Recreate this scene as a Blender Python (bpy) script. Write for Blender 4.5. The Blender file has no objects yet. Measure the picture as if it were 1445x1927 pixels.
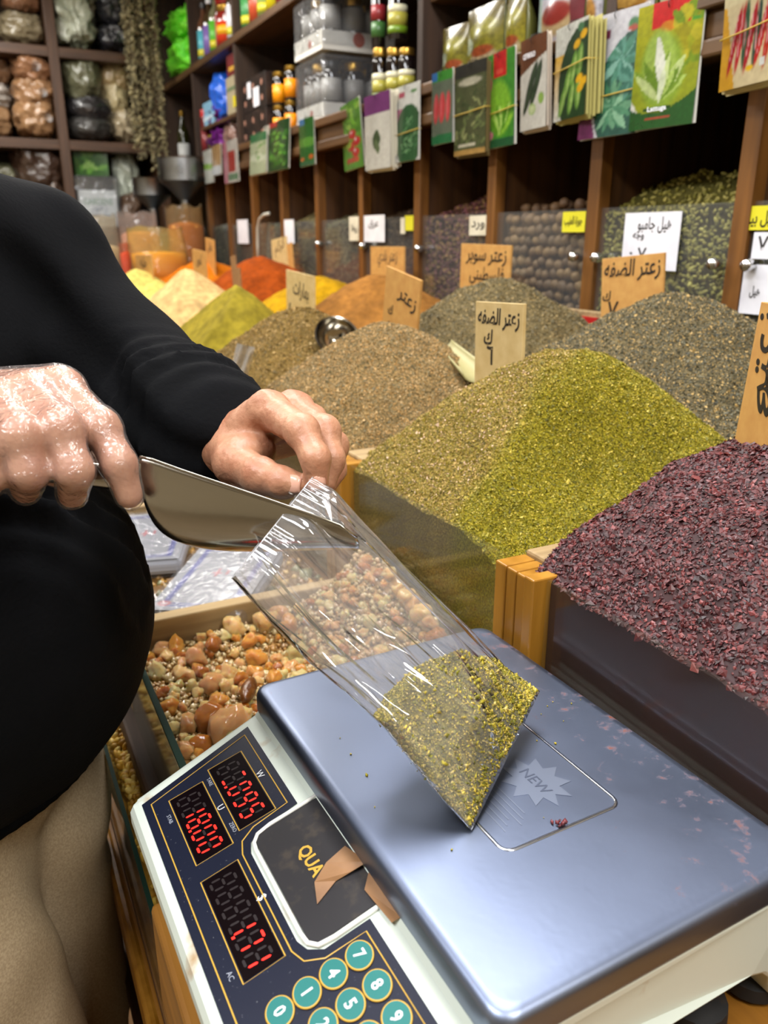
import bpy, bmesh, math, random, unicodedata
import numpy as np
from mathutils import Vector, Matrix

rng = np.random.default_rng(11)
random.seed(11)
SC = bpy.context.scene
COL = SC.collection
PI = math.pi

# ------------------------------------------------------------------ camera
F_PX, CX, CY = 1500.0, 722.5, 963.5          # focal length in pixels of the 1445 x 1927 frame
PITCH = math.atan(518.0 / F_PX)
YAW = math.radians(26.8)
CAM_H = 1.38
cam_data = bpy.data.cameras.new('camera')
cam = bpy.data.objects.new('camera', cam_data)
COL.objects.link(cam)
cam.location = (0, 0, CAM_H)
cam.rotation_euler = (PI / 2 - PITCH, 0, -YAW)
cam_data.sensor_fit = 'HORIZONTAL'
cam_data.sensor_width = 7.3
cam_data.lens = 7.3 * F_PX / 1445.0
cam_data.clip_start = 0.02
cam_data.dof.use_dof = True
cam_data.dof.focus_distance = 0.62
cam_data.dof.aperture_fstop = 2.2
SC.camera = cam

# ------------------------------------------------------------------ world, lamps, exposure
world = bpy.data.worlds.new('world')
SC.world = world
world.use_nodes = True
world.node_tree.nodes['Background'].inputs[0].default_value = (0.9, 0.95, 1.0, 1)
world.node_tree.nodes['Background'].inputs[1].default_value = 0.35
SC.view_settings.view_transform = 'Standard'
SC.view_settings.look = 'None'
SC.view_settings.gamma = 1.0
SC.view_settings.use_curve_mapping = False
SC.view_settings.exposure = -0.42
SC.cycles.use_denoising = True
SC.cycles.max_bounces = 8
SC.cycles.diffuse_bounces = 3
SC.cycles.glossy_bounces = 3
SC.cycles.transmission_bounces = 4
SC.cycles.transparent_max_bounces = 16
SC.cycles.caustics_reflective = False
SC.cycles.caustics_refractive = False
SC.cycles.sample_clamp_indirect = 6.0

CEIL = 2.75
LAMPS = [  # x, y, size x, size y, watts, colour: flat ceiling panels; last two added to brighten back sacks and bin fronts
    (0.60, 1.05, 0.35, 1.20, 46, (0.97, 0.97, 1.0)),
    (0.60, 2.95, 0.35, 1.20, 42, (1.0, 0.96, 0.90)),
    (-0.75, 0.40, 0.35, 1.20, 62, (0.95, 0.97, 1.0)),
    (-0.75, 2.60, 0.35, 1.20, 50, (1.0, 0.96, 0.88)),
    (0.10, 4.30, 0.35, 0.90, 32, (1.0, 0.97, 0.92)),
    (0.45, -0.85, 0.35, 1.20, 60, (1.0, 0.97, 0.92)),
]
for lx, ly, sx, sy, watt, lc in LAMPS:
    ld = bpy.data.lights.new('ceiling_panel_light', 'AREA')
    ld.shape = 'RECTANGLE'
    ld.size, ld.size_y, ld.energy, ld.color = sx, sy, watt, lc
    lo = bpy.data.objects.new('ceiling_panel_light', ld)
    lo.location = (lx, ly, CEIL - 0.045)
    COL.objects.link(lo)

# ------------------------------------------------------------------ from photo pixels to points of the room
_R = np.array([[math.cos(YAW), math.sin(YAW), 0], [-math.sin(YAW), math.cos(YAW), 0], [0, 0, 1]])
_O = np.array([0, 0, CAM_H])
def ray(u, v):
    a, b = (u - CX) / F_PX, -(v - CY) / F_PX
    return _R @ np.array([a, math.cos(PITCH) + b * math.sin(PITCH), -math.sin(PITCH) + b * math.cos(PITCH)])
def onx(u, v, x): d = ray(u, v); return Vector(_O + d * (x / d[0]))
def ony(u, v, y): d = ray(u, v); return Vector(_O + d * (y / d[1]))
def onz(u, v, z): d = ray(u, v); return Vector(_O + d * ((z - CAM_H) / d[2]))
def at(u, v, depth): return Vector(_O + ray(u, v) * depth)

# ------------------------------------------------------------------ materials
def lin(c):
    if isinstance(c, str):
        c = [int(c[i:i + 2], 16) / 255 for i in (0, 2, 4)]
    return tuple(x / 12.92 if x <= 0.04045 else ((x + 0.055) / 1.055) ** 2.4 for x in c[:3])
_M = {}
def mat(name, col='808080', rough=0.5, metal=0.0, col2=None, nscale=30, nstretch=(1, 1, 1), ncontrast=(0.35, 0.65), detail=4,
        bump=0.0, bscale=200, bdist=0.001, spec=0.5, attr=False, sss=0.0, sssr=(0.008, 0.003, 0.0015), emit=None, estr=1.0, coat=0.0, aniso=0.0, rough2=None, trans=0.0, sheen=0.0):
    if name in _M:
        return _M[name]
    m = bpy.data.materials.new(name)
    m.use_nodes = True
    nt = m.node_tree
    N, L = nt.nodes, nt.links
    b = N['Principled BSDF']
    b.inputs['Base Color'].default_value = (*lin(col), 1)
    b.inputs['Roughness'].default_value = rough
    b.inputs['Metallic'].default_value = metal
    b.inputs['Specular IOR Level'].default_value = spec
    b.inputs['Coat Weight'].default_value = coat
    b.inputs['Anisotropic'].default_value = aniso
    b.inputs['Transmission Weight'].default_value = trans
    b.inputs['Sheen Weight'].default_value = sheen
    if sss:
        b.inputs['Subsurface Weight'].default_value = sss
        b.inputs['Subsurface Radius'].default_value = sssr
        b.inputs['Subsurface Scale'].default_value = 1.0
    if emit:
        b.inputs['Emission Color'].default_value = (*lin(emit), 1)
        b.inputs['Emission Strength'].default_value = estr
    tc = N.new('ShaderNodeTexCoord')
    src = None
    if attr:
        a = N.new('ShaderNodeAttribute'); a.attribute_name = 'Col'
        src = a.outputs['Color']
    if col2 is not None or rough2 is not None:
        mp = N.new('ShaderNodeMapping'); mp.inputs['Scale'].default_value = nstretch
        L.new(tc.outputs['Object'], mp.inputs['Vector'])
        nz = N.new('ShaderNodeTexNoise'); nz.inputs['Scale'].default_value = nscale; nz.inputs['Detail'].default_value = detail
        L.new(mp.outputs['Vector'], nz.inputs['Vector'])
        mr = N.new('ShaderNodeMapRange'); mr.inputs['From Min'].default_value, mr.inputs['From Max'].default_value = ncontrast
        L.new(nz.outputs['Fac'], mr.inputs['Value'])
        if col2 is not None:
            mx = N.new('ShaderNodeMix'); mx.data_type = 'RGBA'
            L.new(mr.outputs['Result'], mx.inputs['Factor'])
            mx.inputs['A'].default_value = (*lin(col), 1)
            mx.inputs['B'].default_value = (*lin(col2), 1)
            if src is not None:
                ml = N.new('ShaderNodeMix'); ml.data_type = 'RGBA'; ml.blend_type = 'MULTIPLY'; ml.inputs['Factor'].default_value = 1
                L.new(src, ml.inputs['A']); L.new(mx.outputs['Result'], ml.inputs['B']); src = ml.outputs['Result']
            else:
                src = mx.outputs['Result']
        if rough2 is not None:
            m2 = N.new('ShaderNodeMapRange'); m2.inputs['To Min'].default_value, m2.inputs['To Max'].default_value = rough, rough2
            L.new(mr.outputs['Result'], m2.inputs['Value']); L.new(m2.outputs['Result'], b.inputs['Roughness'])
    if src is not None:
        L.new(src, b.inputs['Base Color'])
    if bump:
        nb = N.new('ShaderNodeTexNoise'); nb.inputs['Scale'].default_value = bscale; nb.inputs['Detail'].default_value = 3
        mp2 = N.new('ShaderNodeMapping'); mp2.inputs['Scale'].default_value = nstretch
        L.new(tc.outputs['Object'], mp2.inputs['Vector']); L.new(mp2.outputs['Vector'], nb.inputs['Vector'])
        bp = N.new('ShaderNodeBump'); bp.inputs['Strength'].default_value = bump; bp.inputs['Distance'].default_value = bdist
        L.new(nb.outputs['Fac'], bp.inputs['Height']); L.new(bp.outputs['Normal'], b.inputs['Normal'])
    _M[name] = m
    return m

def film(name, tint=(1, 1, 1), haze=0.05, rough=0.06, gloss=1.0, bump=0.0, bscale=60, bdist=0.002, hazecol=(0.9, 0.92, 0.95), stretch=(1, 1, 1), coord=None, distort=1.0):
    """thin clear sheet: see-through, mirror-like at grazing angles, a little milky"""
    if name in _M:
        return _M[name]
    m = bpy.data.materials.new(name); m.use_nodes = True
    nt = m.node_tree; N, L = nt.nodes, nt.links
    for n in list(N):
        if n.type == 'BSDF_PRINCIPLED': N.remove(n)
    out = [n for n in N if n.type == 'OUTPUT_MATERIAL'][0]
    tr = N.new('ShaderNodeBsdfTransparent'); tr.inputs[0].default_value = (*tint, 1)
    df = N.new('ShaderNodeBsdfDiffuse'); df.inputs[0].default_value = (*hazecol, 1)
    m1 = N.new('ShaderNodeMixShader'); m1.inputs[0].default_value = haze
    L.new(tr.outputs[0], m1.inputs[1]); L.new(df.outputs[0], m1.inputs[2])
    gl = N.new('ShaderNodeBsdfGlossy'); gl.inputs['Roughness'].default_value = rough
    fr = N.new('ShaderNodeLayerWeight'); fr.inputs['Blend'].default_value = 0.5      # Schlick reflectance of a thin sheet, alike from both sides
    pw = N.new('ShaderNodeMath'); pw.operation = 'POWER'; pw.inputs[1].default_value = 4.5
    L.new(fr.outputs['Facing'], pw.inputs[0])
    mu = N.new('ShaderNodeMath'); mu.operation = 'MULTIPLY_ADD'; mu.inputs[1].default_value = 0.9 * gloss; mu.inputs[2].default_value = 0.05 * gloss; mu.use_clamp = True
    L.new(pw.outputs[0], mu.inputs[0])
    m2 = N.new('ShaderNodeMixShader')
    L.new(mu.outputs[0], m2.inputs[0]); L.new(m1.outputs[0], m2.inputs[1]); L.new(gl.outputs[0], m2.inputs[2])
    L.new(m2.outputs[0], out.inputs[0])
    if bump:
        tc = N.new('ShaderNodeTexCoord'); nb = N.new('ShaderNodeTexNoise'); nb.inputs['Scale'].default_value = bscale; nb.inputs['Detail'].default_value = 2
        nb.inputs['Distortion'].default_value = distort
        mp = N.new('ShaderNodeMapping'); mp.inputs['Scale'].default_value = stretch
        if coord:
            ca = N.new('ShaderNodeAttribute'); ca.attribute_name = coord; L.new(ca.outputs['Vector'], mp.inputs['Vector'])
        else:
            L.new(tc.outputs['Object'], mp.inputs['Vector'])
        L.new(mp.outputs['Vector'], nb.inputs['Vector'])
        bp = N.new('ShaderNodeBump'); bp.inputs['Strength'].default_value = bump; bp.inputs['Distance'].default_value = bdist
        L.new(nb.outputs['Fac'], bp.inputs['Height'])
        L.new(bp.outputs['Normal'], gl.inputs['Normal']); L.new(bp.outputs['Normal'], fr.inputs['Normal'])
    _M[name] = m
    return m

# ------------------------------------------------------------------ objects
def thing(name, label, cat, loc=(0, 0, 0), rotz=0.0, group=None, kind=None):
    o = bpy.data.objects.new(name, None)
    COL.objects.link(o)
    o.empty_display_size = 0.02
    o.location = loc
    o.rotation_euler = (0, 0, rotz)
    return tag(o, label, cat, group, kind)
def tag(o, label=None, cat=None, group=None, kind=None):
    if label: o['label'] = label
    if cat: o['category'] = cat
    if group: o['group'] = group
    if kind: o['kind'] = kind
    return o
def link(name, me, parent=None, loc=None, rot=None):
    o = bpy.data.objects.new(name, me)
    COL.objects.link(o)
    if parent: o.parent = parent
    if loc is not None: o.location = loc
    if rot is not None: o.rotation_euler = rot
    return o
def mesh(name, V, Fc, mats, smooth=False, mi=None, cols=None):
    me = bpy.data.meshes.new(name)
    V = np.asarray(V, dtype=np.float32).reshape(-1, 3)
    if isinstance(Fc, np.ndarray):
        n, k = Fc.shape
        me.vertices.add(len(V)); me.vertices.foreach_set('co', V.ravel())
        me.loops.add(n * k); me.loops.foreach_set('vertex_index', Fc.astype(np.int32).ravel())
        me.polygons.add(n); me.polygons.foreach_set('loop_start', np.arange(0, n * k, k, dtype=np.int32))
        me.update(calc_edges=True)
    else:
        me.from_pydata([tuple(map(float, v)) for v in V], [], Fc)
    for m in (mats if isinstance(mats, (list, tuple)) else [mats]):
        me.materials.append(m)
    if mi is not None: me.polygons.foreach_set('material_index', np.asarray(mi, dtype=np.int32))
    if smooth: me.polygons.foreach_set('use_smooth', np.ones(len(me.polygons), dtype=bool))
    if cols is not None:
        a = me.color_attributes.new('Col', 'FLOAT_COLOR', 'POINT')
        c = np.ones((len(V), 4), dtype=np.float32); c[:, :3] = cols
        a.data.foreach_set('color', c.ravel())
    me.validate(); me.update()
    return me
def bevel(o, w=0.002, seg=2):
    b = o.modifiers.new('bevel', 'BEVEL'); b.width = w; b.segments = seg; b.limit_method = 'ANGLE'; b.angle_limit = math.radians(40)
    return o
def basis(z, x=None):
    z = Vector(z).normalized()
    x = Vector(x) if x is not None else (Vector((0, 0, 1)) if abs(z.z) < 0.9 else Vector((1, 0, 0)))
    x = (x - z * x.dot(z)).normalized()
    return x, z.cross(x), z

class MB:
    """collects shapes into ONE mesh"""
    def __init__(s): s.v, s.f, s.m = [], [], []
    def add(s, V, Fc, mi=0):
        n = len(s.v); s.v += [tuple(v) for v in V]; s.f += [tuple(i + n for i in q) for q in Fc]; s.m += [mi] * len(Fc); return s
    def box(s, lo, hi, mi=0, M=None):
        x0, y0, z0 = lo; x1, y1, z1 = hi
        V = [Vector(p) for p in ((x0, y0, z0), (x1, y0, z0), (x1, y1, z0), (x0, y1, z0), (x0, y0, z1), (x1, y0, z1), (x1, y1, z1), (x0, y1, z1))]
        if M: V = [M @ p for p in V]
        return s.add(V, [(3, 2, 1, 0), (4, 5, 6, 7), (0, 1, 5, 4), (1, 2, 6, 5), (2, 3, 7, 6), (3, 0, 4, 7)], mi)
    def prism(s, poly, z0, z1, mi=0, M=None):
        n = len(poly)
        V = [Vector((x, y, z0)) for x, y in poly] + [Vector((x, y, z1)) for x, y in poly]
        if M: V = [M @ p for p in V]
        return s.add(V, [tuple(range(n - 1, -1, -1)), tuple(range(n, 2 * n))] + [(i, (i + 1) % n, n + (i + 1) % n, n + i) for i in range(n)], mi)
    def lathe(s, prof, n=20, M=None, mi=0):
        V, Fc = [], []
        for r, z in prof:
            for i in range(n):
                a = 2 * PI * i / n; V.append(Vector((r * math.cos(a), r * math.sin(a), z)))
        for k in range(len(prof) - 1):
            for i in range(n):
                j = (i + 1) % n
                Fc.append((k * n + i, k * n + j, (k + 1) * n + j, (k + 1) * n + i))
        if prof[0][0] > 1e-5: Fc.append(tuple(range(n - 1, -1, -1)))
        if prof[-1][0] > 1e-5: Fc.append(tuple((len(prof) - 1) * n + i for i in range(n)))
        if M: V = [M @ p for p in V]
        return s.add(V, Fc, mi)
    def tube(s, pts, r, n=8, closed=False, mi=0, flat=1.0, up=None):
        pts = [Vector(p) for p in pts]; m = len(pts); V, Fc = [], []
        rr = r if isinstance(r, (list, tuple)) else [r] * m
        x = None
        for i, p in enumerate(pts):
            if closed: t = pts[(i + 1) % m] - pts[i - 1]
            else: t = pts[min(i + 1, m - 1)] - pts[max(i - 1, 0)]
            if up is not None: x, y, _ = basis(t, up)
            else: x, y, _ = basis(t, x)
            for k in range(n):
                a = 2 * PI * k / n
                V.append(p + x * (rr[i] * flat * math.cos(a)) + y * (rr[i] * math.sin(a)))
        for i in range(m if closed else m - 1):
            for k in range(n):
                a, b = i * n, ((i + 1) % m) * n; k2 = (k + 1) % n
                Fc.append((a + k, a + k2, b + k2, b + k))
        if not closed: Fc += [tuple(range(n - 1, -1, -1)), tuple((m - 1) * n + k for k in range(n))]
        return s.add(V, Fc, mi)
    def loft(s, rings, mi=0, cap=True):
        n = len(rings[0]); V = [p for r in rings for p in r]; Fc = []
        for k in range(len(rings) - 1):
            for i in range(n):
                j = (i + 1) % n; Fc.append((k * n + i, k * n + j, (k + 1) * n + j, (k + 1) * n + i))
        if cap: Fc += [tuple(range(n - 1, -1, -1)), tuple((len(rings) - 1) * n + i for i in range(n))]
        return s.add(V, Fc, mi)
    def me(s, name, mats, smooth=False): return mesh(name, s.v, s.f, mats, smooth, s.m)
    def obj(s, name, mats, parent=None, smooth=False, bev=0, loc=None, rot=None, auto=None):
        o = link(name, s.me(name, mats, smooth), parent, loc, rot)
        if bev: bevel(o, bev)
        if auto: o.data.set_sharp_from_angle(angle=math.radians(auto))
        return o
def rrect(x0, y0, x1, y1, r, n=5):
    P = []
    for cx, cy, a0 in ((x1 - r, y1 - r, 0), (x0 + r, y1 - r, 90), (x0 + r, y0 + r, 180), (x1 - r, y0 + r, 270)):
        for i in range(n + 1):
            a = math.radians(a0 + 90 * i / n); P.append((cx + r * math.cos(a), cy + r * math.sin(a)))
    return P

# value noise in numpy
def vnoise(x, y, z=0, seed=0):
    x, y, z = np.broadcast_arrays(np.asarray(x, float), np.asarray(y, float), np.asarray(z, float))
    xi, yi, zi = np.floor(x).astype(np.int64), np.floor(y).astype(np.int64), np.floor(z).astype(np.int64)
    fx, fy, fz = x - xi, y - yi, z - zi
    fx, fy, fz = fx * fx * (3 - 2 * fx), fy * fy * (3 - 2 * fy), fz * fz * (3 - 2 * fz)
    def h(i, j, k):
        n = (i * 374761393 + j * 668265263 + k * 2147483647 + seed * 1274126177) & 0xffffffff
        n = ((n ^ (n >> 13)) * 1274126177) & 0xffffffff
        return ((n ^ (n >> 16)) & 0xffff) / 32767.5 - 1
    def lx(j, k): return h(xi, j, k) * (1 - fx) + h(xi + 1, j, k) * fx
    def ly(k): return lx(yi, k) * (1 - fy) + lx(yi + 1, k) * fy
    return ly(zi) * (1 - fz) + ly(zi + 1) * fz
def fbm(x, y, z=0, oct=4, seed=0):
    s, a = 0, 1.0
    for o in range(oct):
        s = s + a * vnoise(np.asarray(x) * 2 ** o, np.asarray(y) * 2 ** o, np.asarray(z) * 2 ** o, seed + o); a *= 0.5
    return s

# signed distance shapes -> one continuous skin (surface nets)
def cone(a, b, ra, rb): return ('c', np.array(a, np.float32), np.array(b, np.float32), ra, rb)
def ell(c, r, R=None): return ('e', np.array(c, np.float32), np.array(r, np.float32), np.array(R if R is not None else np.eye(3), np.float32), None)
def sdf_eval(P, prims, k):
    D = None
    for t, a, b, ra, rb in prims:
        if t == 'c':
            ab = b - a; q = P - a
            s = np.clip((q @ ab) / max(float(ab @ ab), 1e-9), 0, 1)
            d = np.linalg.norm(q - s[..., None] * ab, axis=-1) - (ra + s * (rb - ra))
        else:
            q = (P - a) @ ra
            k0 = np.linalg.norm(q / b, axis=-1); k1 = np.linalg.norm(q / (b * b), axis=-1) + 1e-9
            d = k0 * (k0 - 1) / k1
        if D is None: D = d
        else:
            h = np.clip(0.5 + 0.5 * (D - d) / k, 0, 1)
            D = D * (1 - h) + d * h - k * h * (1 - h)
    return D
def net(prims, h, k, warp=None, pad=0.012, clip=None):
    lo = np.full(3, 1e9); hi = -lo
    for t, a, b, ra, rb in prims:
        if t == 'c':
            r = max(ra, rb); lo = np.minimum(lo, np.minimum(a, b) - r); hi = np.maximum(hi, np.maximum(a, b) + r)
        else:
            r = b.max(); lo = np.minimum(lo, a - r); hi = np.maximum(hi, a + r)
    lo -= pad; hi += pad
    if clip: lo = np.maximum(lo, clip[0]); hi = np.minimum(hi, clip[1])
    n = np.ceil((hi - lo) / h).astype(int) + 1
    ax = [np.float32(lo[i] + h * np.arange(n[i])) for i in range(3)]
    D = np.empty(tuple(n), np.float32)
    for i in range(0, n[0], 24):
        G = np.stack(np.meshgrid(ax[0][i:i + 24], ax[1], ax[2], indexing='ij'), -1)
        d = sdf_eval(G, prims, k)
        if warp is not None: d = d + warp(G)
        D[i:i + 24] = d
    s = D < 0
    acc = np.zeros(tuple(n - 1) + (3,), np.float32); cnt = np.zeros(tuple(n - 1), np.float32)
    def sl(o): return tuple(slice(o[i], n[i] - 1 + o[i]) for i in range(3))
    for axi in range(3):
        o1, o2 = [i for i in range(3) if i != axi]
        for p in (0, 1):
            for q in (0, 1):
                A = [0, 0, 0]; A[o1] = p; A[o2] = q; B = list(A); B[axi] = 1
                da, db = D[sl(A)], D[sl(B)]
                c = (da < 0) != (db < 0)
                t = np.where(c, da / np.where(c, da - db, 1), 0)
                P = np.zeros(tuple(n - 1) + (3,), np.float32); P[..., o1] = p; P[..., o2] = q; P[..., axi] = t
                acc += P * c[..., None]; cnt += c
    mk = cnt > 0
    idx = np.full(tuple(n - 1), -1, np.int64); idx[mk] = np.arange(mk.sum())
    ijk = np.argwhere(mk)
    V = lo + h * (ijk + acc[mk] / cnt[mk][:, None])
    Q = []
    for axi in range(3):
        o1, o2 = [(1, 2), (2, 0), (0, 1)][axi]
        a = [slice(0, n[i]) for i in range(3)]; b = list(a); a[axi] = slice(0, n[axi] - 1); b[axi] = slice(1, n[axi])
        ch = np.argwhere(s[tuple(a)] != s[tuple(b)])
        ok = (ch[:, o1] > 0) & (ch[:, o2] > 0) & (ch[:, o1] < n[o1] - 1) & (ch[:, o2] < n[o2] - 1)
        ch = ch[ok]
        def g(d1, d2):
            c = ch.copy(); c[:, o1] -= d1; c[:, o2] -= d2; return idx[c[:, 0], c[:, 1], c[:, 2]]
        q = np.stack([g(1, 1), g(0, 1), g(0, 0), g(1, 0)], 1)
        flip = ~s[ch[:, 0], ch[:, 1], ch[:, 2]]
        q[flip] = q[flip][:, ::-1]
        Q.append(q)
    return V, np.concatenate(Q)

# colour prints: a picture drawn on a fine grid of points
class Print:
    def __init__(s, w, h, bg, nx=40, ny=60):
        s.w, s.h, s.nx, s.ny = w, h, nx, ny
        s.x, s.y = np.meshgrid(np.linspace(0, 1, nx + 1), np.linspace(0, 1, ny + 1))   # x to the right, y up
        s.c = np.empty((ny + 1, nx + 1, 3)); s.c[:] = lin(bg)
    def put(s, mask, col, soft=None):
        m = mask.astype(float)[..., None] if mask.dtype == bool else np.clip(mask, 0, 1)[..., None]
        s.c = s.c * (1 - m) + np.array(lin(col)) * m; return s
    def rect(s, x0, y0, x1, y1, col): return s.put((s.x >= x0) & (s.x <= x1) & (s.y >= y0) & (s.y <= y1), col)
    def grad(s, x0, y0, x1, y1, col, vert=True):
        t = (s.y - y0) / (y1 - y0) if vert else (s.x - x0) / (x1 - x0)
        return s.put(np.where((s.x >= x0) & (s.x <= x1) & (s.y >= y0) & (s.y <= y1), t, 0), col)
    def ell(s, cx, cy, rx, ry, col, rot=0, soft=0.25):
        a = math.radians(rot); asp = s.h / s.w
        dx, dy = s.x - cx, (s.y - cy) * asp
        u = (dx * math.cos(a) + dy * math.sin(a)) / rx; v = (-dx * math.sin(a) + dy * math.cos(a)) / ry
        d = np.sqrt(u * u + v * v)
        return s.put(np.clip((1 - d) / soft + 0.5, 0, 1), col)
    def leaf(s, x, y, L, wd, rot, col): # pointed leaf from (x,y)
        a = math.radians(rot); asp = s.h / s.w
        dx, dy = s.x - x, (s.y - y) * asp
        u = (dx * math.cos(a) + dy * math.sin(a)) / L; v = (-dx * math.sin(a) + dy * math.cos(a)) / wd
        m = (u > 0) & (u < 1) & (np.abs(v) < np.sin(np.clip(u, 0, 1) * PI) ** 0.8)
        return s.put(m, col)
    def below(s, fn, col): return s.put(s.y < fn(s.x), col)
    def noise(s, amt, sc=20, seed=1):
        s.c = np.clip(s.c * (1 + amt * fbm(s.x * sc, s.y * sc * s.h / s.w, 0, 2, seed))[..., None], 0, 1); return s
    def data(s, bend=0.0, curl=0.0):
        X = (s.x - 0.5) * s.w; Z = (s.y - 1) * s.h
        Y = bend * (1 - (2 * s.x - 1) ** 2) + curl * (1 - s.y) ** 2
        V = np.stack([X, Y, Z], -1).reshape(-1, 3)
        i = np.arange(s.ny)[:, None] * (s.nx + 1) + np.arange(s.nx)[None]
        Fc = np.stack([i, i + 1, i + s.nx + 2, i + s.nx + 1], -1).reshape(-1, 4)
        return V, Fc, s.c.reshape(-1, 3)

# lettering
_forms = {}
for _c in range(0xFE70, 0xFEFD):
    _d = unicodedata.decomposition(chr(_c)).split()
    if len(_d) == 2: _forms.setdefault(chr(int(_d[1], 16)), {})[_d[0]] = chr(_c)
def arabic(t):
    r = ''
    for i, c in enumerate(t):
        f = _forms.get(c)
        if not f: r += c; continue
        pj = i > 0 and t[i - 1] in _forms and '<initial>' in _forms[t[i - 1]]
        nj = i + 1 < len(t) and t[i + 1] in _forms and '<initial>' in f
        key = '<medial>' if pj and nj else '<final>' if pj else '<initial>' if nj else '<isolated>'
        r += f.get(key, c)
    return r[::-1]
def letters(name, text, size, m, depth=0.0004, bold=0.0, width=None, shear=0.0, res=2):
    """lettering as a flat mesh in the xy plane, centred"""
    cu = bpy.data.curves.new(name, 'FONT')
    cu.body = text; cu.size = size; cu.extrude = depth / 2; cu.align_x = 'CENTER'; cu.align_y = 'CENTER'
    cu.offset = bold; cu.shear = shear; cu.resolution_u = res
    o = bpy.data.objects.new(name, cu); COL.objects.link(o)
    dg = bpy.context.evaluated_depsgraph_get()
    me = bpy.data.meshes.new_from_object(o.evaluated_get(dg))
    bpy.data.objects.remove(o); bpy.data.curves.remove(cu)
    me.name = name
    me.materials.clear(); me.materials.append(m)
    if len(me.vertices):
        v = np.empty(len(me.vertices) * 3, np.float32); me.vertices.foreach_get('co', v); v = v.reshape(-1, 3)
        ctr = (v.min(0) + v.max(0)) / 2; v[:, :2] -= ctr[:2]
        if width: 
            k = width / max(v[:, 0].max() - v[:, 0].min(), 1e-6); v[:, 0] *= k
        me.vertices.foreach_set('co', v.ravel())
    me.update()
    return me
def place(o, origin, ex, ey):
    """put an object's xy plane on a surface: ex reading direction, ey up"""
    ex = Vector(ex).normalized(); ez = ex.cross(Vector(ey)).normalized(); ey = ez.cross(ex)
    M = Matrix((ex, ey, ez)).transposed().to_4x4(); M.translation = Vector(origin)
    o.matrix_local = M
    return o

# loose bits: thousands of little solids in one mesh
_TET = (np.array([[1, 1, 1], [1, -1, -1], [-1, 1, -1], [-1, -1, 1]], float), np.array([[0, 1, 2], [0, 3, 1], [0, 2, 3], [1, 3, 2]]))
_OCT = (np.array([[1, 0, 0], [-1, 0, 0], [0, 1, 0], [0, -1, 0], [0, 0, 1], [0, 0, -1]], float),
        np.array([[0, 2, 4], [2, 1, 4], [1, 3, 4], [3, 0, 4], [2, 0, 5], [1, 2, 5], [3, 1, 5], [0, 3, 5]]))
def _pod(n=6):
    V = [(0, 0, -1)]; 
    for z, r in ((-0.55, 0.75), (0.1, 1.0), (0.65, 0.62)):
        V += [(r * math.cos(2 * PI * i / n), r * math.sin(2 * PI * i / n), z) for i in range(n)]
    V.append((0, 0, 1)); Fc = []
    for i in range(n):
        j = (i + 1) % n
        Fc += [(0, 1 + j, 1 + i), (1 + 2 * n + i, 1 + 2 * n + j, 1 + 3 * n)]
        for k in (0, 1):
            a, b = 1 + k * n, 1 + (k + 1) * n
            Fc += [(a + i, a + j, b + j), (a + i, b + j, b + i)]
    return np.array(V, float), np.array(Fc)
_POD = _pod()
def bits(P, size, cols, shape=_OCT, aniso=(1, 0.6, 0.35), normals=None, var=0.35):
    """returns verts, tris, colours for one bit at each point"""
    n = len(P); BV, BF = shape
    q = rng.normal(size=(n, 4)); q /= np.linalg.norm(q, axis=1)[:, None]
    w, x, y, z = q.T
    R = np.stack([1 - 2 * (y * y + z * z), 2 * (x * y - z * w), 2 * (x * z + y * w), 2 * (x * y + z * w), 1 - 2 * (x * x + z * z), 2 * (y * z - x * w),
                  2 * (x * z - y * w), 2 * (y * z + x * w), 1 - 2 * (x * x + y * y)], 1).reshape(n, 3, 3)
    if normals is not None:    # lie roughly flat on the surface
        zc = normals + rng.normal(size=(n, 3)) * 0.35; zc /= np.linalg.norm(zc, axis=1)[:, None]
        xc = np.cross(zc, rng.normal(size=(n, 3))); xc /= np.linalg.norm(xc, axis=1)[:, None]
        R = np.stack([xc, np.cross(zc, xc), zc], 2)
    s = (size * np.exp(rng.normal(size=n) * var))[:, None] * np.array(aniso)[None]
    B = BV[None] * s[:, None, :]
    V = P[:, None, :] + np.einsum('nij,nkj->nki', R, B)
    Fc = BF[None] + (np.arange(n) * len(BV))[:, None, None]
    C = np.repeat(cols, len(BV), axis=0)
    return V.reshape(-1, 3), Fc.reshape(-1, 3), C
def pick(palette, n, weights=None):
    pal = np.array([lin(c) for c in palette]); i = rng.choice(len(pal), n, p=weights)
    return pal[i] * (1 + rng.normal(size=(n, 1)) * 0.12).clip(0.5, 1.5)
# ------------------------------------------------------------------ the shop room
M_plaster = mat('wall_plaster', 'cfc4ae', 0.85, col2='bdb198', nscale=3)
M_floor = mat('floor_tile', '8a7a66', 0.5, col2='75674f', nscale=6)
M_ceil = mat('ceiling_paint', 'ddd8cc', 0.9)
def struct(name, lo, hi, m): return tag(MB().box(lo, hi).obj(name, m), kind='structure')
struct('floor', (-2.3, -2.3, -0.1), (1.75, 5.75, 0), M_floor)
struct('ceiling', (-2.3, -2.3, CEIL), (1.75, 5.75, CEIL + 0.1), M_ceil)
struct('wall_right', (1.65, -2.3, 0), (1.75, 5.75, CEIL), M_plaster)
struct('wall_back', (-2.3, 5.65, 0), (1.65, 5.75, CEIL), M_plaster)
struct('wall_left', (-2.3, -2.3, 0), (-2.2, 5.65, CEIL), M_plaster)
struct('wall_front', (-2.2, -2.3, 0), (1.65, -2.2, CEIL), M_plaster)
M_white_metal = mat('white_enamel', 'e8e8e4', 0.4)
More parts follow.
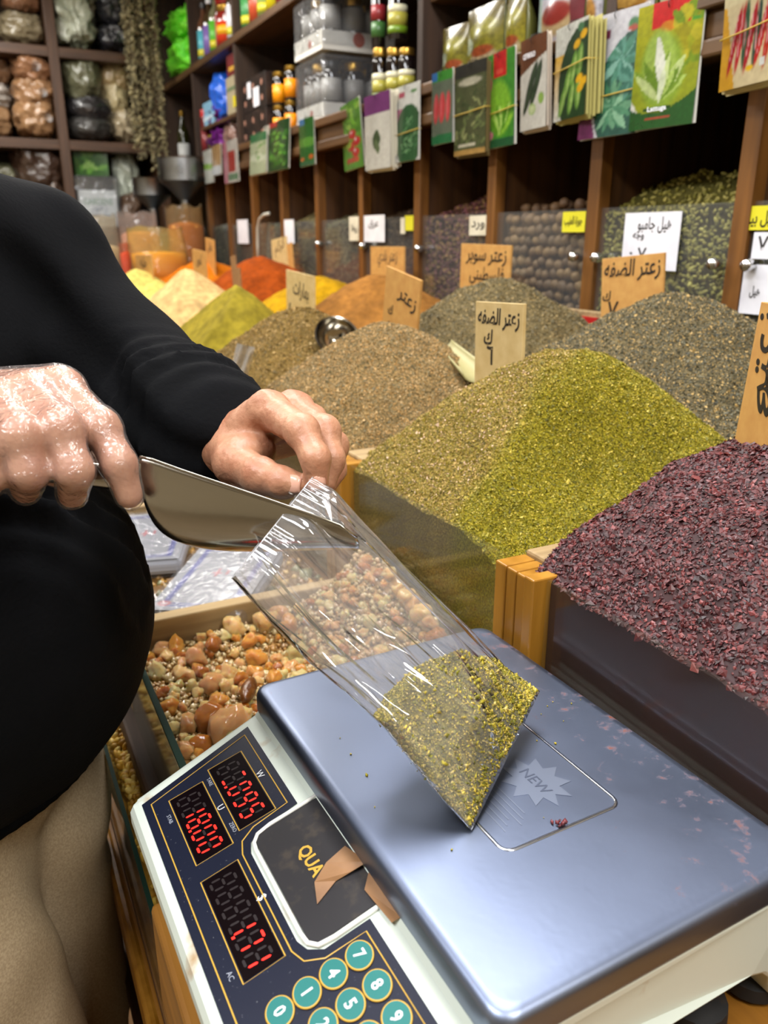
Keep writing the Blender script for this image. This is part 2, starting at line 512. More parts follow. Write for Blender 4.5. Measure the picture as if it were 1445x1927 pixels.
for i, (lx, ly, sx, sy, watt, lc) in enumerate(LAMPS):
    where = ['above the za\'atar heaps', 'above the far coloured powders', 'over the aisle beside the vendor', 'over the far end of the aisle', 'added to brighten the back wall sacks', 'over the near end of the counter, added to brighten the bin fronts'][i]
    t = thing('ceiling_lamp', 'flat white ceiling panel lamp ' + where.replace("'", ''), 'lamp', (lx, ly, CEIL))
    MB().box((-sx / 2 - .02, -sy / 2 - .02, -.03), (sx / 2 + .02, sy / 2 + .02, 0)).obj('housing', M_white_metal, t)
    for a, b in (((-sx / 2 - .02, -sy / 2 - .02), (-sx / 2, sy / 2 + .02)), ((sx / 2, -sy / 2 - .02), (sx / 2 + .02, sy / 2 + .02)),
                 ((-sx / 2, -sy / 2 - .02), (sx / 2, -sy / 2)), ((-sx / 2, sy / 2), (sx / 2, sy / 2 + .02))):
        MB().box((*a, -.05), (*b, -.03)).obj('frame_strip', M_white_metal, t)

# woods
def wood(name, c1, c2, axis, rough=0.45, sc=1.0, bump=0.25):
    st = [22, 22, 22]; st['xyz'.index(axis)] = 1.6
    return mat(name, c1, rough, col2=c2, nscale=2.2 * sc, nstretch=tuple(st), ncontrast=(.3, .7), detail=5, bump=bump, bscale=4, bdist=.0006)
W_post = wood('shelf_wood_upright', '7c5020', '583510', 'z')
W_side = wood('shelf_wood_divider', '5c3a1a', '3d2410', 'z', .6)
W_rail = wood('shelf_wood_rail', '604428', '3e2a17', 'y', .4)
W_shaded = wood('shelf_wood_shaded', '3a2412', '241508', 'z', .7)  # same wood as the uprights, with the interior shade put into its colour
W_back = wood('back_shelf_wood', '5a3d28', '3a2618', 'x', .5)
W_backz = wood('back_shelf_wood_upright', '5a3d28', '3a2618', 'z', .5)
W_gold = wood('counter_wood_varnished', 'b07c2c', '85560f', 'z', .35)
W_goldx = wood('counter_wood_worn', 'b59a6c', '6a5233', 'x', .7)
W_goldy = wood('counter_wood_front', 'a06c26', '6b430f', 'y', .4)
W_darky = wood('counter_wood_dark', '54341a', '331c0c', 'y', .65)
W_board = wood('scale_board_wood', 'b08a50', '6d4a22', 'y', .6)
G_pane = film('bin_glass', tint=(.95, .97, .95), haze=.03, rough=.04, gloss=.9, bump=.05, bscale=12)
G_dusty = film('dusty_bin_glass', tint=(.94, .95, .92), haze=.018, rough=.08, gloss=.7, hazecol=(.4, .36, .28))
M_glassedge = mat('glass_edge', '12291f', .6, spec=.1)
M_chrome = mat('chrome', 'd8d8d8', .18, 1.0)

# ------------------------------------------------------------------ wall shelving along the right wall
SX = 1.157                                        # front plane of the shelving
BAYS = [0.986 + 0.3675 * k for k in range(-2, 10)]  # centre lines of the dividers
shelf = thing('spice_wall_shelving', 'dark brown wooden wall shelving with glass-fronted spice bins below', 'shelving', (1.36, 2.5, 0))
shelf_inv = Matrix.Translation((-1.36, -2.5, 0))
def sbox(name, lo, hi, m, bev=0.0015):
    return MB().box(lo, hi, M=shelf_inv).obj(name, m, shelf, bev=bev)
for i, y in enumerate(BAYS):
    sbox('divider', (SX + .03, y - .011, 0.2), (1.60, y + .011, 1.68), W_side)
    sbox('upright', (SX, y - .017, 0.2), (SX + .03, y + .017, 1.66), W_post)
y0, y1 = BAYS[0], BAYS[-1]
sbox('back_panel', (1.60, y0, 0.05), (1.625, 5.15, 2.7), W_shaded)
sbox('base_panel', (SX + .004, y0, 0.05), (SX + .028, y1, 0.2), W_darky)
sbox('bin_floor', (SX + .03, y0, 0.93), (1.60, y1, 0.95), W_shaded)
for a, b in zip(BAYS[:-1], BAYS[1:]):
    sbox('glass_pane', (SX + .010, a + .012, 0.951), (SX + .014, b - .012, 1.435), G_pane, 0)
    sbox('lower_door', (SX + .008, a + .02, 0.21), (SX + .026, b - .02, 0.92), W_side)
sbox('rail_moulding', (SX - .03, y0, 1.655), (SX + .02, 5.1, 1.683), W_rail, .005)
sbox('rail_board', (SX - .02, y0, 1.683), (SX + .005, 5.1, 1.725), W_rail, .003)
sbox('shelf_board', (SX - .035, y0, 1.725), (1.60, 5.1, 1.752), W_rail, .004)
UP = [0.25, 1.345, 2.082, 3.70, 4.42, 5.09]
for y in UP: sbox('upper_upright', (SX, y - .014, 1.752), (1.60, y + .014, 2.7), W_shaded)
sbox('upper_shelf_board', (SX - .005, 2.098, 2.150), (1.60, 5.07, 2.18), W_rail, .003)
sbox('upper_shelf_board', (SX + .02, .27, 1.95), (1.60, 2.066, 1.975), W_rail, .003)
sbox('small_shelf_board', (SX + .02, 3.716, 1.885), (1.60, 4.40, 1.90), W_rail, .003)
sbox('top_board', (SX, y0, 2.66), (1.60, 5.1, 2.69), W_shaded)
# little chrome latches beside the uprights
km = MB().lathe([(0, -.028), (.008, -.027), (.011, -.02), (.009, -.008), (.005, 0)], 10, Matrix.Rotation(PI / 2, 4, 'Y')).me('latch_knob', M_chrome, True)
for k, y in enumerate(BAYS[1:8]):
    z = 1.332 + .004 * k
    for dy in ((-.035, .035) if k < 3 else (-.03,)):
        link('latch_knob', km, shelf, Vector((SX + .008, y + dy, z)) + Vector((-1.36, -2.5, 0)))

# ------------------------------------------------------------------ shelving across the back wall
BY = 5.10
bshelf = thing('back_wall_shelving', 'brown wooden cubbyhole shelving across the back wall full of plastic sacks', 'shelving', (0.3, 5.35, 0))
binv = Matrix.Translation((-0.3, -5.35, 0))
def bbox(name, lo, hi, m): return MB().box(lo, hi, M=binv).obj(name, m, bshelf, bev=.003)
for x in (-.86, -.13, .60, 1.135): bbox('upright', (x - .026, BY, 0), (x + .026, 5.6, 2.74), W_backz)
for z in (1.43, 1.885, 2.34): 
    for a, b in ((-.834, -.156), (-.104, .574), (.626, 1.109)): bbox('shelf_board', (a, BY + .004, z - .05), (b, 5.6, z), W_back)
bbox('back_panel', (-.886, 5.6, 0), (1.161, 5.62, 2.74), W_shaded)
for a, b in ((-.834, -.156), (-.104, .574), (.626, 1.109)): bbox('cabinet_door', (a, BY + .02, 0.05), (b, BY + .04, 1.375), W_backz)

# ------------------------------------------------------------------ the counter with the heaped bins
GX = 0.42
counter = thing('spice_counter', 'varnished wooden spice counter with glass-fronted bins heaped with spices', 'counter', (.78, 1.6, 0))
cinv = Matrix.Translation((-.78, -1.6, 0))
def cbox(name, lo, hi, m, bev=.0015): return MB().box(lo, hi, M=cinv).obj(name, m, counter, bev=bev)
CY0, CY1 = -0.55, 3.95
POSTS = [0.5425 + 0.418 * k for k in range(-2, 9)]
cbox('base_cabinet', (GX + .02, CY0, 0.02), (1.14, CY1, 0.90), W_darky)
cbox('end_panel', (GX, CY0 - .02, 0.02), (1.14, CY0, 1.08), W_goldy)
cbox('end_panel', (GX, CY1, 0.02), (1.14, CY1 + .02, 1.15), W_goldy)
for i, y in enumerate(POSTS):
    # each bin is parted by a post of upright strips and a plank running back
    ys = [y - .0325, y - .0175, y - .0015, y + .014, y + .0325]
    for j in range(4):
        cbox('post_strip', (GX - .012 - (.004 if j == 0 else 0), ys[j] + .0007, 0.90), (GX + .022, ys[j + 1] - .0007, 1.092 + (.004 if j == 0 else 0)), W_gold, .0015)
    cbox('divider_plank', (GX + .022, y - .0315, 0.90), (1.10, y + .0315, 1.097), W_goldx, .003)
for a, b in zip(POSTS[:-1], POSTS[1:]):
    cbox('glass_pane', (GX - .002, a + .0335, 0.90), (GX + .003, b - .0335, 1.094), G_dusty, 0)
cbox('ledge_strip', (GX - .014, CY0, 0.872), (GX + .02, CY1, 0.90), W_goldy, .003)

# lower front bins of the counter, towards the aisle
LX0, LX1 = 0.108, GX - .014
lower = thing('front_bin_rack', 'low wooden rack of glass-sided bins along the front of the spice counter', 'rack', (.25, 1.2, 0))
linv = Matrix.Translation((-.25, -1.2, 0))
def lbox(name, lo, hi, m, bev=.0015): return MB().box(lo, hi, M=linv).obj(name, m, lower, bev=bev)
lbox('rack_body', (.10, CY0, .02), (LX1, 3.4, .80), W_darky)
lbox('glass_side', (LX0 - .005, .50, .84), (LX0, .865, .950), film('rack_glass', (.82, .9, .85), .22, .08, 1.0, hazecol=(.62, .55, .42)), 0)
lbox('glass_edge', (LX0 - .0055, .50, .9485), (LX0 + .0005, .865, .9515), M_glassedge, 0)
lbox('glass_side', (LX0 - .005, .905, .84), (LX0, 1.30, .950), _M['rack_glass'], 0)
lbox('wood_sill', (.088, CY0, .80), (.118, 3.4, .842), W_darky, .004)
lbox('bin_divider', (LX0 - .004, .868, .80), (LX1, .888, .957), W_goldx, .002)
lbox('bin_divider', (LX0 - .004, 1.30, .80), (LX1, 1.32, .957), W_goldx, .002)
lbox('scale_board', (.055, CY0, .80), (LX1, .50, .905), W_goldy, .004)
# aisle side: small nut trough below with its own glass
lbox('trough_floor', (.062, CY0, .70), (.0995, 3.4, .715), W_darky)
lbox('trough_glass', (.062, CY0, .715), (.065, 3.4, .835), film('trough_glass', (.9, .95, .9), .05, .05), 0)
lbox('trough_glass_edge', (.0615, CY0, .835), (.0655, 3.4, .837), M_glassedge, 0)
lbox('front_fascia', (.058, CY0, .52), (.072, 3.4, .70), W_goldy, .003)
lbox('front_moulding', (.048, CY0, .655), (.060, 3.4, .70), W_gold, .004)
lbox('front_moulding', (.048, CY0, .50), (.066, 3.4, .53), W_darky, .004)
lbox('front_door', (.064, CY0, .04), (.080, 3.4, .50), W_goldy, .003)
# ------------------------------------------------------------------ heaps of spice in the counter bins
M_spice = mat('ground_spice', 'ffffff', .92, col2='a8a8a8', nscale=420, ncontrast=(.35, .6), detail=2, attr=True, bump=.9, bscale=500, bdist=.0012, spec=.2)
M_powder = mat('fine_spice_powder', 'ffffff', .95, col2='d8d8d8', nscale=60, ncontrast=(.35, .65), detail=5, attr=True, bump=.4, bscale=160, bdist=.002, spec=.15)
M_bits = mat('spice_bits', 'ffffff', .6, attr=True, spec=.4)
M_flake = mat('sumac_flakes', 'ffffff', .45, attr=True, spec=.5)
H = {}  # name: peak x, y, z, slope, roundness, seed, x-range, y-range
def hp(n, x, y, z, sl, rd, seed, xr, yr, ax=1.0, ay=1.0): H[n] = (x, y, z, sl, rd, seed, xr, yr, ax, ay)
R1 = (GX + .004, .92); R2 = (.66, 1.15)
hp('sumac', .82, .30, 1.305, .49, .05, 3, (GX + .004, 1.10), (-.35, .535), 1, .9)
hp('zaatar', .640, .775, 1.250, .86, .075, 5, R1, (.535, 1.02), 1, .85)
hp('brown', .630, 1.225, 1.246, .72, .075, 8, R1, (.93, 1.50))
hp('mix', .620, 1.640, 1.240, .74, .06, 12, R1, (1.36, 1.88))
hp('olive', .600, 2.040, 1.260, .82, .035, 15, R1, (1.78, 2.34))
hp('beige', .620, 2.640, 1.292, .80, .03, 18, R1, (2.28, 2.98))
hp('pale', .600, 3.380, 1.258, .70, .05, 21, R1, (3.0, 3.75))
hp('dark', .980, .925, 1.284, .60, .085, 24, R2, (.45, 1.22))
hp('mid', .980, 1.420, 1.300, .66, .06, 27, R2, (1.10, 1.74))
hp('cinnamon', .980, 1.960, 1.290, .62, .04, 30, R2, (1.62, 2.24))
hp('turmeric', .980, 2.400, 1.262, .62, .05, 33, R2, (2.14, 2.62))
hp('paprika', .960, 2.860, 1.312, .70, .06, 36, R2, (2.52, 3.24))
hp('orange', .960, 3.620, 1.285, .52, .05, 39, R2, (3.10, 3.94))
def hz(n, x, y, fine=True):
    px, py, pz, sl, rd, sd, xr, yr, ax, ay = H[n]
    d = np.sqrt(ax * (x - px) ** 2 + ay * (y - py) ** 2 + rd * rd) - rd
    z = pz - sl * d
    z = z + .010 * fbm(x * 7, y * 7, 0, 2, sd)
    if n == 'zaatar':   # the side scooped out by the vendor
        z = z - .046 * np.exp(-(((x - .60) / .09) ** 2 + ((y - .630) / .06) ** 2)) + .012 * np.exp(-(((x - .56) / .06) ** 2 + ((y - .73) / .035) ** 2))
    if n == 'dark': z = z - .03 * np.exp(-(((x - .74) / .07) ** 2 + ((y - .70) / .10) ** 2))
    if n == 'sumac': z = z + .006 * fbm(x * 18, y * 18, 0, 2, 77)
    if fine: z = z + .0035 * fbm(x * 40, y * 40, 0, 3, sd + 3)
    if xr[0] < .5: z = np.minimum(z, 1.088 + .95 * (x - GX - .004) + .004 * fbm(x * 30, y * 30, 0, 2, sd + 8))
    return np.maximum(z, 1.068 + .004 * fbm(x * 20, y * 20, 0, 2, sd + 5))
def hmax(n, x, y):
    m = np.full(np.shape(x), -9.)
    for o in H:
        if o == n: continue
        xr, yr = H[o][6], H[o][7]
        ins = (x > xr[0]) & (x < xr[1]) & (y > yr[0]) & (y < yr[1])
        m = np.where(ins, np.maximum(m, hz(o, x, y, False)), m)
    return m
def heap(n, name, label, cell, pal, wts, grains=0, gsize=.0009, shape=_TET, aniso=(1, .7, .5), surf=None, fn=None, mats=None, flat=False, cat='spice'):
    xr, yr = H[n][6], H[n][7]
    nx, ny = int((xr[1] - xr[0]) / cell), int((yr[1] - yr[0]) / cell)
    X, Y = np.meshgrid(np.linspace(*xr, nx + 1), np.linspace(*yr, ny + 1))
    Z = hz(n, X, Y)
    keep = Z > hmax(n, X, Y) - .012
    V = np.stack([X, Y, Z], -1).reshape(-1, 3)
    i = np.arange(ny)[:, None] * (nx + 1) + np.arange(nx)[None]
    Q = np.stack([i, i + 1, i + nx + 2, i + nx + 1], -1).reshape(-1, 4)
    Q = Q[keep.ravel()[Q].any(1)]
    pal_l = np.array([lin(c) for c in pal]); w = np.array(wts, float); w /= w.sum()
    base = (pal_l * w[:, None]).sum(0) if surf is None else np.array(lin(surf))
    C = np.repeat(base[None], len(V), 0) * (1 + .22 * fbm(V[:, 0] * 30, V[:, 1] * 30, V[:, 2] * 30, 3, 4))[:, None]
    if fn is not None: C = C * fn(V)
    # front face behind the glass
    fr = np.where(np.abs(V[:, 0] - xr[0]) < 1e-6)[0]
    T = [np.concatenate([Q[:, [0, 1, 2]], Q[:, [0, 2, 3]]])]
    VV, CC = [V], [C]
    nb = len(V)
    if xr[0] < .5:
        ylo, yhi = yr
        fr = fr[np.argsort(V[fr, 1])]
        lowv = V[fr].copy(); lowv[:, 2] = .905
        VV.append(lowv); CC.append(C[fr] * .9)
        a = np.arange(len(fr) - 1)
        T.append(np.concatenate([np.stack([fr[a], nb + a, nb + a + 1], 1), np.stack([fr[a], nb + a + 1, fr[a + 1]], 1)]))
        nb += len(fr)
    mi = [0] * sum(len(t) for t in T)
    if grains:
        k = 0; PP = []
        while k < grains:
            x = rng.uniform(*xr, grains * 2); y = rng.uniform(*yr, grains * 2)
            ok = (hz(n, x, y) > hmax(n, x, y) - .004) & ((n != 'sumac') | ((y > .0) & (x < .90)))
            PP.append(np.stack([x[ok], y[ok]], 1)); k += ok.sum()
        xy = np.concatenate(PP)[:grains]
        x, y = xy.T; z = hz(n, x, y); e = .002
        nrm = np.stack([-(hz(n, x + e, y) - z) / e, -(hz(n, x, y + e) - z) / e, np.ones(len(x))], 1); nrm /= np.linalg.norm(nrm, axis=1)[:, None]
        P = np.stack([x, y, z], 1) + nrm * gsize * .3
        gc = pick(pal, len(P), w)
        if fn is not None: gc = gc * fn(P)
        gv, gf, gcol = bits(P, gsize, gc, shape, aniso, nrm if flat else None)
        VV.append(gv); T.append(gf + nb); CC.append(gcol); mi += [1] * len(gf)
    me = mesh(name, np.concatenate(VV), np.concatenate(T), mats or [M_spice, M_bits], False, mi, np.clip(np.concatenate(CC), 0, 1))
    sm = np.zeros(len(me.polygons), bool); sm[:len(T[0])] = True
    me.polygons.foreach_set('use_smooth', sm)
    return tag(link(name, me), label, cat, kind='stuff')
def fresh(V):   # the freshly cut right side is greener, the older left side paler and greyer
    t = 1 / (1 + np.exp(-((.735 - V[:, 1]) + .30 * (V[:, 0] - .60) + .012 * fbm(V[:, 0] * 25, V[:, 1] * 25, 0, 2, 9)) / .008))
    return (1 - t)[:, None] * np.array([1.06, 1.0, 2.3]) + t[:, None] * np.array([.92, 1.0, .55])
heap('sumac', 'sumac_heap', 'heap of coarse dark red sumac flakes in the glass-fronted bin', .006, ['4e1a1b', '3a1014', '5f2424', '260a0d', '7a3a38'], [4, 4, 3, 2, .7], 60000, .0021, _OCT, (1, .75, .3), flat=True, surf='2e0c0f', mats=[M_bits, M_flake])
heap('zaatar', 'zaatar_heap', 'bright yellow-green zaatar heap in front of a pale wooden price sign', .004, ['8f7f18', 'b09638', '736a10', 'c4aa60', '575012'], [5, 3, 4.4, 1, 1.8], 85000, .00085, fn=fresh)
heap('brown', 'zaatar_heap', 'light brown zaatar heap with a round steel ladle behind it', .005, ['94794a', 'b38c52', '766a48', 'c8a876', '5e563a'], [5, 3, 3.5, 1.1, 2.2], 60000, .0010)
heap('mix', 'spice_mix_heap', 'olive brown spice mix heap dusted with purple beside the steel ladle', .006, ['7d622e', '9b7c40', '5f5026', 'b0935a'], [4, 3, 3, 1], 14000, .0014)
heap('dark', 'zaatar_heap', 'dark grey-green zaatar heap dotted with pale sesame seeds', .005, ['66614a', '504d3c', 'c0a062', '80704c', '38382c'], [5, 4, 2.4, 2, 2.6], 80000, .0010)
heap('mid', 'zaatar_heap', 'grey-brown zaatar heap in front of the nutmeg bin', .006, ['80704a', '6a6042', 'a08856', '524c36'], [4, 4, 2, 2], 24000, .0014)
PM = [M_powder, M_bits]
heap('olive', 'green_powder_heap', 'smooth olive green powder heap with a cut face', .008, ['8c7c22'], [1], mats=PM)
heap('beige', 'beige_powder_heap', 'tall pale beige powder heap', .008, ['cdab72'], [1], mats=PM)
heap('pale', 'yellow_powder_heap', 'small pale lemon yellow powder heap beside the vendor sleeve', .010, ['cdbc64'], [1], mats=PM)
heap('cinnamon', 'cinnamon_heap', 'cinnamon brown powder heap behind the leaning wooden sign', .008, ['94632a'], [1], mats=PM)
heap('turmeric', 'turmeric_heap', 'mustard yellow turmeric heap beside a wooden sign', .008, ['b08606'], [1], mats=PM)
heap('paprika', 'paprika_heap', 'rust orange paprika powder heap', .008, ['9a4206'], [1], mats=PM)
heap('orange', 'orange_powder_heap', 'bright orange powder heap behind the beige heap', .010, ['cc6c06'], [1], mats=PM)
# ------------------------------------------------------------------ price computing scale
M_cream = mat('scale_plastic', 'e6e6dc', .38, col2='cfcab4', nscale=9, ncontrast=(.45, .8))
M_dirtplastic = mat('scale_plastic_grubby', 'cdd6cc', .42, col2='a98a63', nscale=26, ncontrast=(.62, .74), detail=6)
M_navy = mat('scale_panel_navy', '12172a', .35, col2='5a5c64', nscale=520, ncontrast=(.70, .76), detail=2)
M_black = mat('display_window_black', '0c0507', .2)
M_gold = mat('gold_print', 'c79e3e', .4)
M_led = mat('red_led_lit', 'ff2a20', .4, emit='ff2016', estr=2.2)
M_ledoff = mat('red_led_dark', '160608', .6)
M_teal = mat('key_teal', '22706c', .4)
M_wprint = mat('white_print', 'e4e6ea', .5)
M_gprint = mat('grey_print', '9aa0ae', .5)
M_rubber = mat('black_rubber', '17181a', .7, col2='3a2c22', nscale=40, ncontrast=(.6, .75))
M_tape = mat('brown_parcel_tape', '9a7350', .35, col2='7d5a3c', nscale=30, bump=.3, bscale=60)
def steel():
    m = mat('brushed_steel_plate', 'c3c9d8', .36, 1.0, rough2=.46, nscale=7, nstretch=(1, 1, 1), ncontrast=(.3, .7), bump=.10, bscale=240, bdist=.0004)
    nt = m.node_tree; N, L = nt.nodes, nt.links; b = N['Principled BSDF']
    tc = N.new('ShaderNodeTexCoord')
    # rusty spice dust towards the far right corner and a few smears
    nz = N.new('ShaderNodeTexNoise'); nz.inputs['Scale'].default_value = 75; nz.inputs['Detail'].default_value = 8; nz.inputs['Roughness'].default_value = .7
    L.new(tc.outputs['Object'], nz.inputs['Vector'])
    n2 = N.new('ShaderNodeTexNoise'); n2.inputs['Scale'].default_value = 9; n2.inputs['Detail'].default_value = 2
    L.new(tc.outputs['Object'], n2.inputs['Vector'])
    sx = N.new('ShaderNodeSeparateXYZ'); L.new(tc.outputs['Object'], sx.inputs[0])
    mx_ = N.new('ShaderNodeMapRange'); mx_.inputs['From Min'].default_value = .00; mx_.inputs['From Max'].default_value = .115
    mx_.inputs['To Min'].default_value = 0; mx_.inputs['To Max'].default_value = .16
    L.new(sx.outputs['X'], mx_.inputs['Value'])
    ad = N.new('ShaderNodeMath'); ad.operation = 'ADD'; L.new(nz.outputs['Fac'], ad.inputs[0]); L.new(mx_.outputs['Result'], ad.inputs[1])
    m2_ = N.new('ShaderNodeMath'); m2_.operation = 'MULTIPLY_ADD'; m2_.inputs[1].default_value = .22; L.new(n2.outputs['Fac'], m2_.inputs[0]); L.new(ad.outputs[0], m2_.inputs[2])
    mr = N.new('ShaderNodeMapRange'); mr.inputs['From Min'].default_value = .80; mr.inputs['From Max'].default_value = .96
    L.new(m2_.outputs[0], mr.inputs['Value'])
    mc = N.new('ShaderNodeMix'); mc.data_type = 'RGBA'; mc.inputs['A'].default_value = (*lin('7c869c'), 1); mc.inputs['B'].default_value = (*lin('7c3e16'), 1)
    L.new(mr.outputs['Result'], mc.inputs['Factor']); L.new(mc.outputs['Result'], b.inputs['Base Color'])
    mm = N.new('ShaderNodeMath'); mm.operation = 'SUBTRACT'; mm.inputs[0].default_value = 1.0; L.new(mr.outputs['Result'], mm.inputs[1]); L.new(mm.outputs[0], b.inputs['Metallic'])
    return m
M_steel = steel()
ZB = .905
scale = thing('weighing_scale', 'price computing scale with steel plate, navy key panel and red digits', 'scale', (.2855, .398, ZB), math.radians(1.5))
PZ0, PG = 1.0 - ZB, .302
def pz(lx): return PZ0 + PG * (lx + .1175)
# body: profile across, tapering towards the key side
prof = [(-.216, .012, .150), (-.2285, .046, .150), (-.2285, pz(-.2285) - .006, .150), (-.226, pz(-.226) - .001, .149), (-.222, pz(-.222), .148), (-.118, pz(-.118), .171), (-.112, .101, .172), (.112, .101, .172), (.121, .094, .172), (.124, .03, .174),
        (.124, .012, .172), (.105, .012, .172), (.100, .030, .172), (.090, .040, .172), (.078, .044, .172), (.000, .044, .172), (-.012, .040, .172), (-.022, .030, .172), (-.026, .012, .172)]
b = MB(); n = len(prof)
V = [(x, -h, z) for x, z, h in prof] + [(x, h, z) for x, z, h in prof]
b.add(V, [tuple(range(n)), tuple(range(2 * n - 1, n - 1, -1))] + [(i, n + i, n + (i + 1) % n, (i + 1) % n) for i in range(n)])
body = b.obj('housing', M_dirtplastic, scale, bev=.003)
for sx_, sy_ in ((-.17, -.11), (-.17, .11), (.062, -.148), (.062, .148), (.113, -.15), (.113, .15)):
    MB().lathe([(.018, 0), (.021, .004), (.020, .013), (.008, .016), (.008, .03)], 16, Matrix.Translation((sx_, sy_, 0))).obj('foot', M_rubber, scale, True, auto=40)
# weighing plate
pl = MB(); rr = rrect(-.1175, -.1735, .1175, .1735, .013, 6)
def ins(d, z): return [Vector((x * (1 - d / .1175), y * (1 - d / .1735), z)) for x, y in rr]
pl.loft([ins(.001, .101), ins(0, .104), ins(0, .1165), ins(.0012, .1200), ins(.004, .1217), ins(.008, .1220)])
plate = pl.obj('weighing_plate', M_steel, scale, True, auto=60)
em = MB(); er = rrect(-.047, -.083, .047, .052, .008, 4)
em.tube([(x, y, .1219) for x, y in er], .0014, 6, True, flat=.55, up=(0, 0, 1)).obj('embossed_border', mat('pressed_steel_edge', 'cfd6e4', .2, 1.0), plate, True)
star = []
for i in range(20):
    a = 2 * PI * i / 20 + .2; r = (.026 if i % 2 == 0 else .0165); star.append((.012 + r * .9 * math.cos(a), -.038 + r * 1.05 * math.sin(a)))
M_etch = mat('etched_steel', '8a93a6', .42, 1.0)
MB().prism(star, .1221, .1223).obj('etched_star', M_etch, plate)
place(link('etched_lettering', letters('etched_lettering', 'NEW', .012, mat('etched_dark', '6c7488', .4, .9), .0001), plate), (.012, -.038, .1225), (0, -1, 0), (1, 0, 0))
for i in range(6):
    ly = -.022 - i * .0001
    MB().box((-.036 + i * .0042, -.068 + (i % 3) * .004, .1221), (-.0352 + i * .0042, -.018 - (i * 7 % 5) * .004, .1222)).obj('etched_text_line', M_etch, plate)
# key panel, laid on the sloping top
def pp(lx, ly, off=.0004): return Vector((lx, ly, pz(lx) + off))
def panel_poly(poly, off, th=.0005):
    m = MB(); n = len(poly)
    m.add([pp(x, y, off) for x, y in poly] + [pp(x, y, off + th) for x, y in poly], [tuple(range(n - 1, -1, -1)), tuple(range(n, 2 * n))] + [(i, (i + 1) % n, n + (i + 1) % n, n + i) for i in range(n)])
    return m
def cw(poly): # counter-clockwise seen from above
    a = sum(poly[i - 1][0] * poly[i][1] - poly[i][0] * poly[i - 1][1] for i in range(len(poly)))
    return poly if a > 0 else poly[::-1]
navy_a = cw([(-.2205, .1395), (-.1275, .1595), (-.1275, .053), (-.158, .050), (-.166, .044), (-.169, .035), (-.169, -.046), (-.166, -.055), (-.158, -.0615), (-.1285, -.062), (-.1285, -.146), (-.2205, -.139)])
panel = panel_poly(navy_a, .0002, .0008).obj('key_panel', M_navy, scale)
def outline(pts, name='gold_line', r=.0005, closed=True, parent=None):
    return MB().tube([pp(x, y, .0012) for x, y in pts], r, 5, closed, flat=.5, up=(0, 0, 1)).obj(name, M_gold, parent or panel)
outline([(-.2145, .134), (-.133, .1515), (-.133, .0585), (-.160, .0555), (-.1705, .049), (-.174, .038), (-.174, -.050), (-.1705, -.0605), (-.160, -.067), (-.134, -.068), (-.134, -.138), (-.2145, -.132)])
SEG = {'0': 'abcdef', '1': 'bc', '2': 'abged', '3': 'abgcd', '4': 'fgbc', '5': 'afgcd', '6': 'afgedc', '7': 'abc', '8': 'abcdefg', '9': 'abcdfg', '-': 'ad', ' ': ''}
def digit(ch, lx, ly, hgt, wid, parent, lit_dot=False):
    """one seven-segment digit, reading direction -y, top towards +x"""
    t = .0017; sl = .12
    def q(x, y): return pp(lx + y, ly - (x + sl * y), .0016)
    h2, w2 = hgt / 2, wid / 2
    segs = {'a': ((-w2, h2), (w2, h2)), 'g': ((-w2, 0), (w2, 0)), 'd': ((-w2, -h2), (w2, -h2)), 'b': ((w2, h2), (w2, 0)), 'c': ((w2, 0), (w2, -h2)), 'f': ((-w2, h2), (-w2, 0)), 'e': ((-w2, 0), (-w2, -h2))}
    for nm, lit in (('lit_segments', True), ('dark_segments', False)):
        m = MB()
        for k, (p, r) in segs.items():
            if (k in SEG[ch]) != lit: continue
            p, r = Vector((*p, 0)), Vector((*r, 0)); d = (r - p).normalized(); nn = Vector((-d.y, d.x, 0)); p = p + d * .0009; r = r - d * .0009
            pts = [p, p + d * t / 2 + nn * t / 2, r - d * t / 2 + nn * t / 2, r, r - d * t / 2 - nn * t / 2, p + d * t / 2 - nn * t / 2]
            m.add([q(v.x, v.y) for v in pts], [tuple(range(5, -1, -1))])
        if lit and lit_dot: 
            m.add([q(w2 + .0018 + a, -h2 + b) for a, b in ((-.001, -.001), (.001, -.001), (.001, .001), (-.001, .001))], [(3, 2, 1, 0)])
        if m.v:
            o = m.obj(nm, M_led if lit else M_ledoff, parent)
for (x0, x1, y0, y1, txt, dots) in ((-.168, -.1425, .0603, .1347, ' -095', (1,)), (-.2015, -.177, .053, .126, ' 1800', (2,)), (-.203, -.179, -.049, .0355, '   171', (3,))):
    w = panel_poly(cw([(x0, y0), (x1, y0), (x1, y1), (x0, y1)]), .0009, .0006).obj('display_window', M_black, panel)
    outline([(x0 - .001, y0 - .001), (x1 + .001, y0 - .001), (x1 + .001, y1 + .001), (x0 - .001, y1 + .001)], 'display_frame', .00045)
    k = len(txt); pitch = (y1 - y0 - .006) / k
    for i, ch in enumerate(txt):
        digit(ch, (x0 + x1) / 2 - .0005, y1 - .003 - pitch * (i + .5), .0158, .0076, panel, i in dots)
def plabel(t, lx, ly, size, m, name='panel_lettering', bold=0):
    o = link(name, letters(name, t, size, m, .0002, bold), panel)
    return place(o, pp(lx, ly, .0013), (0, -1, 0), (1, 0, PG))
plabel('W', -.1385, .100, .0075, M_wprint); plabel('U', -.1728, .0905, .0075, M_wprint); plabel('$', -.1755, -.003, .0085, M_wprint)
plabel('TARE', -.1715, .122, .0042, M_gprint); plabel('ZERO', -.1715, .066, .0042, M_gprint); plabel('STAB', -.2065, .108, .0042, M_gprint); plabel('AC', -.2085, -.040, .0048, M_gprint)
keys = [['7', '4', '1', '0'], ['8', '5', '2', '.'], ['9', '6', '3', 'C']]
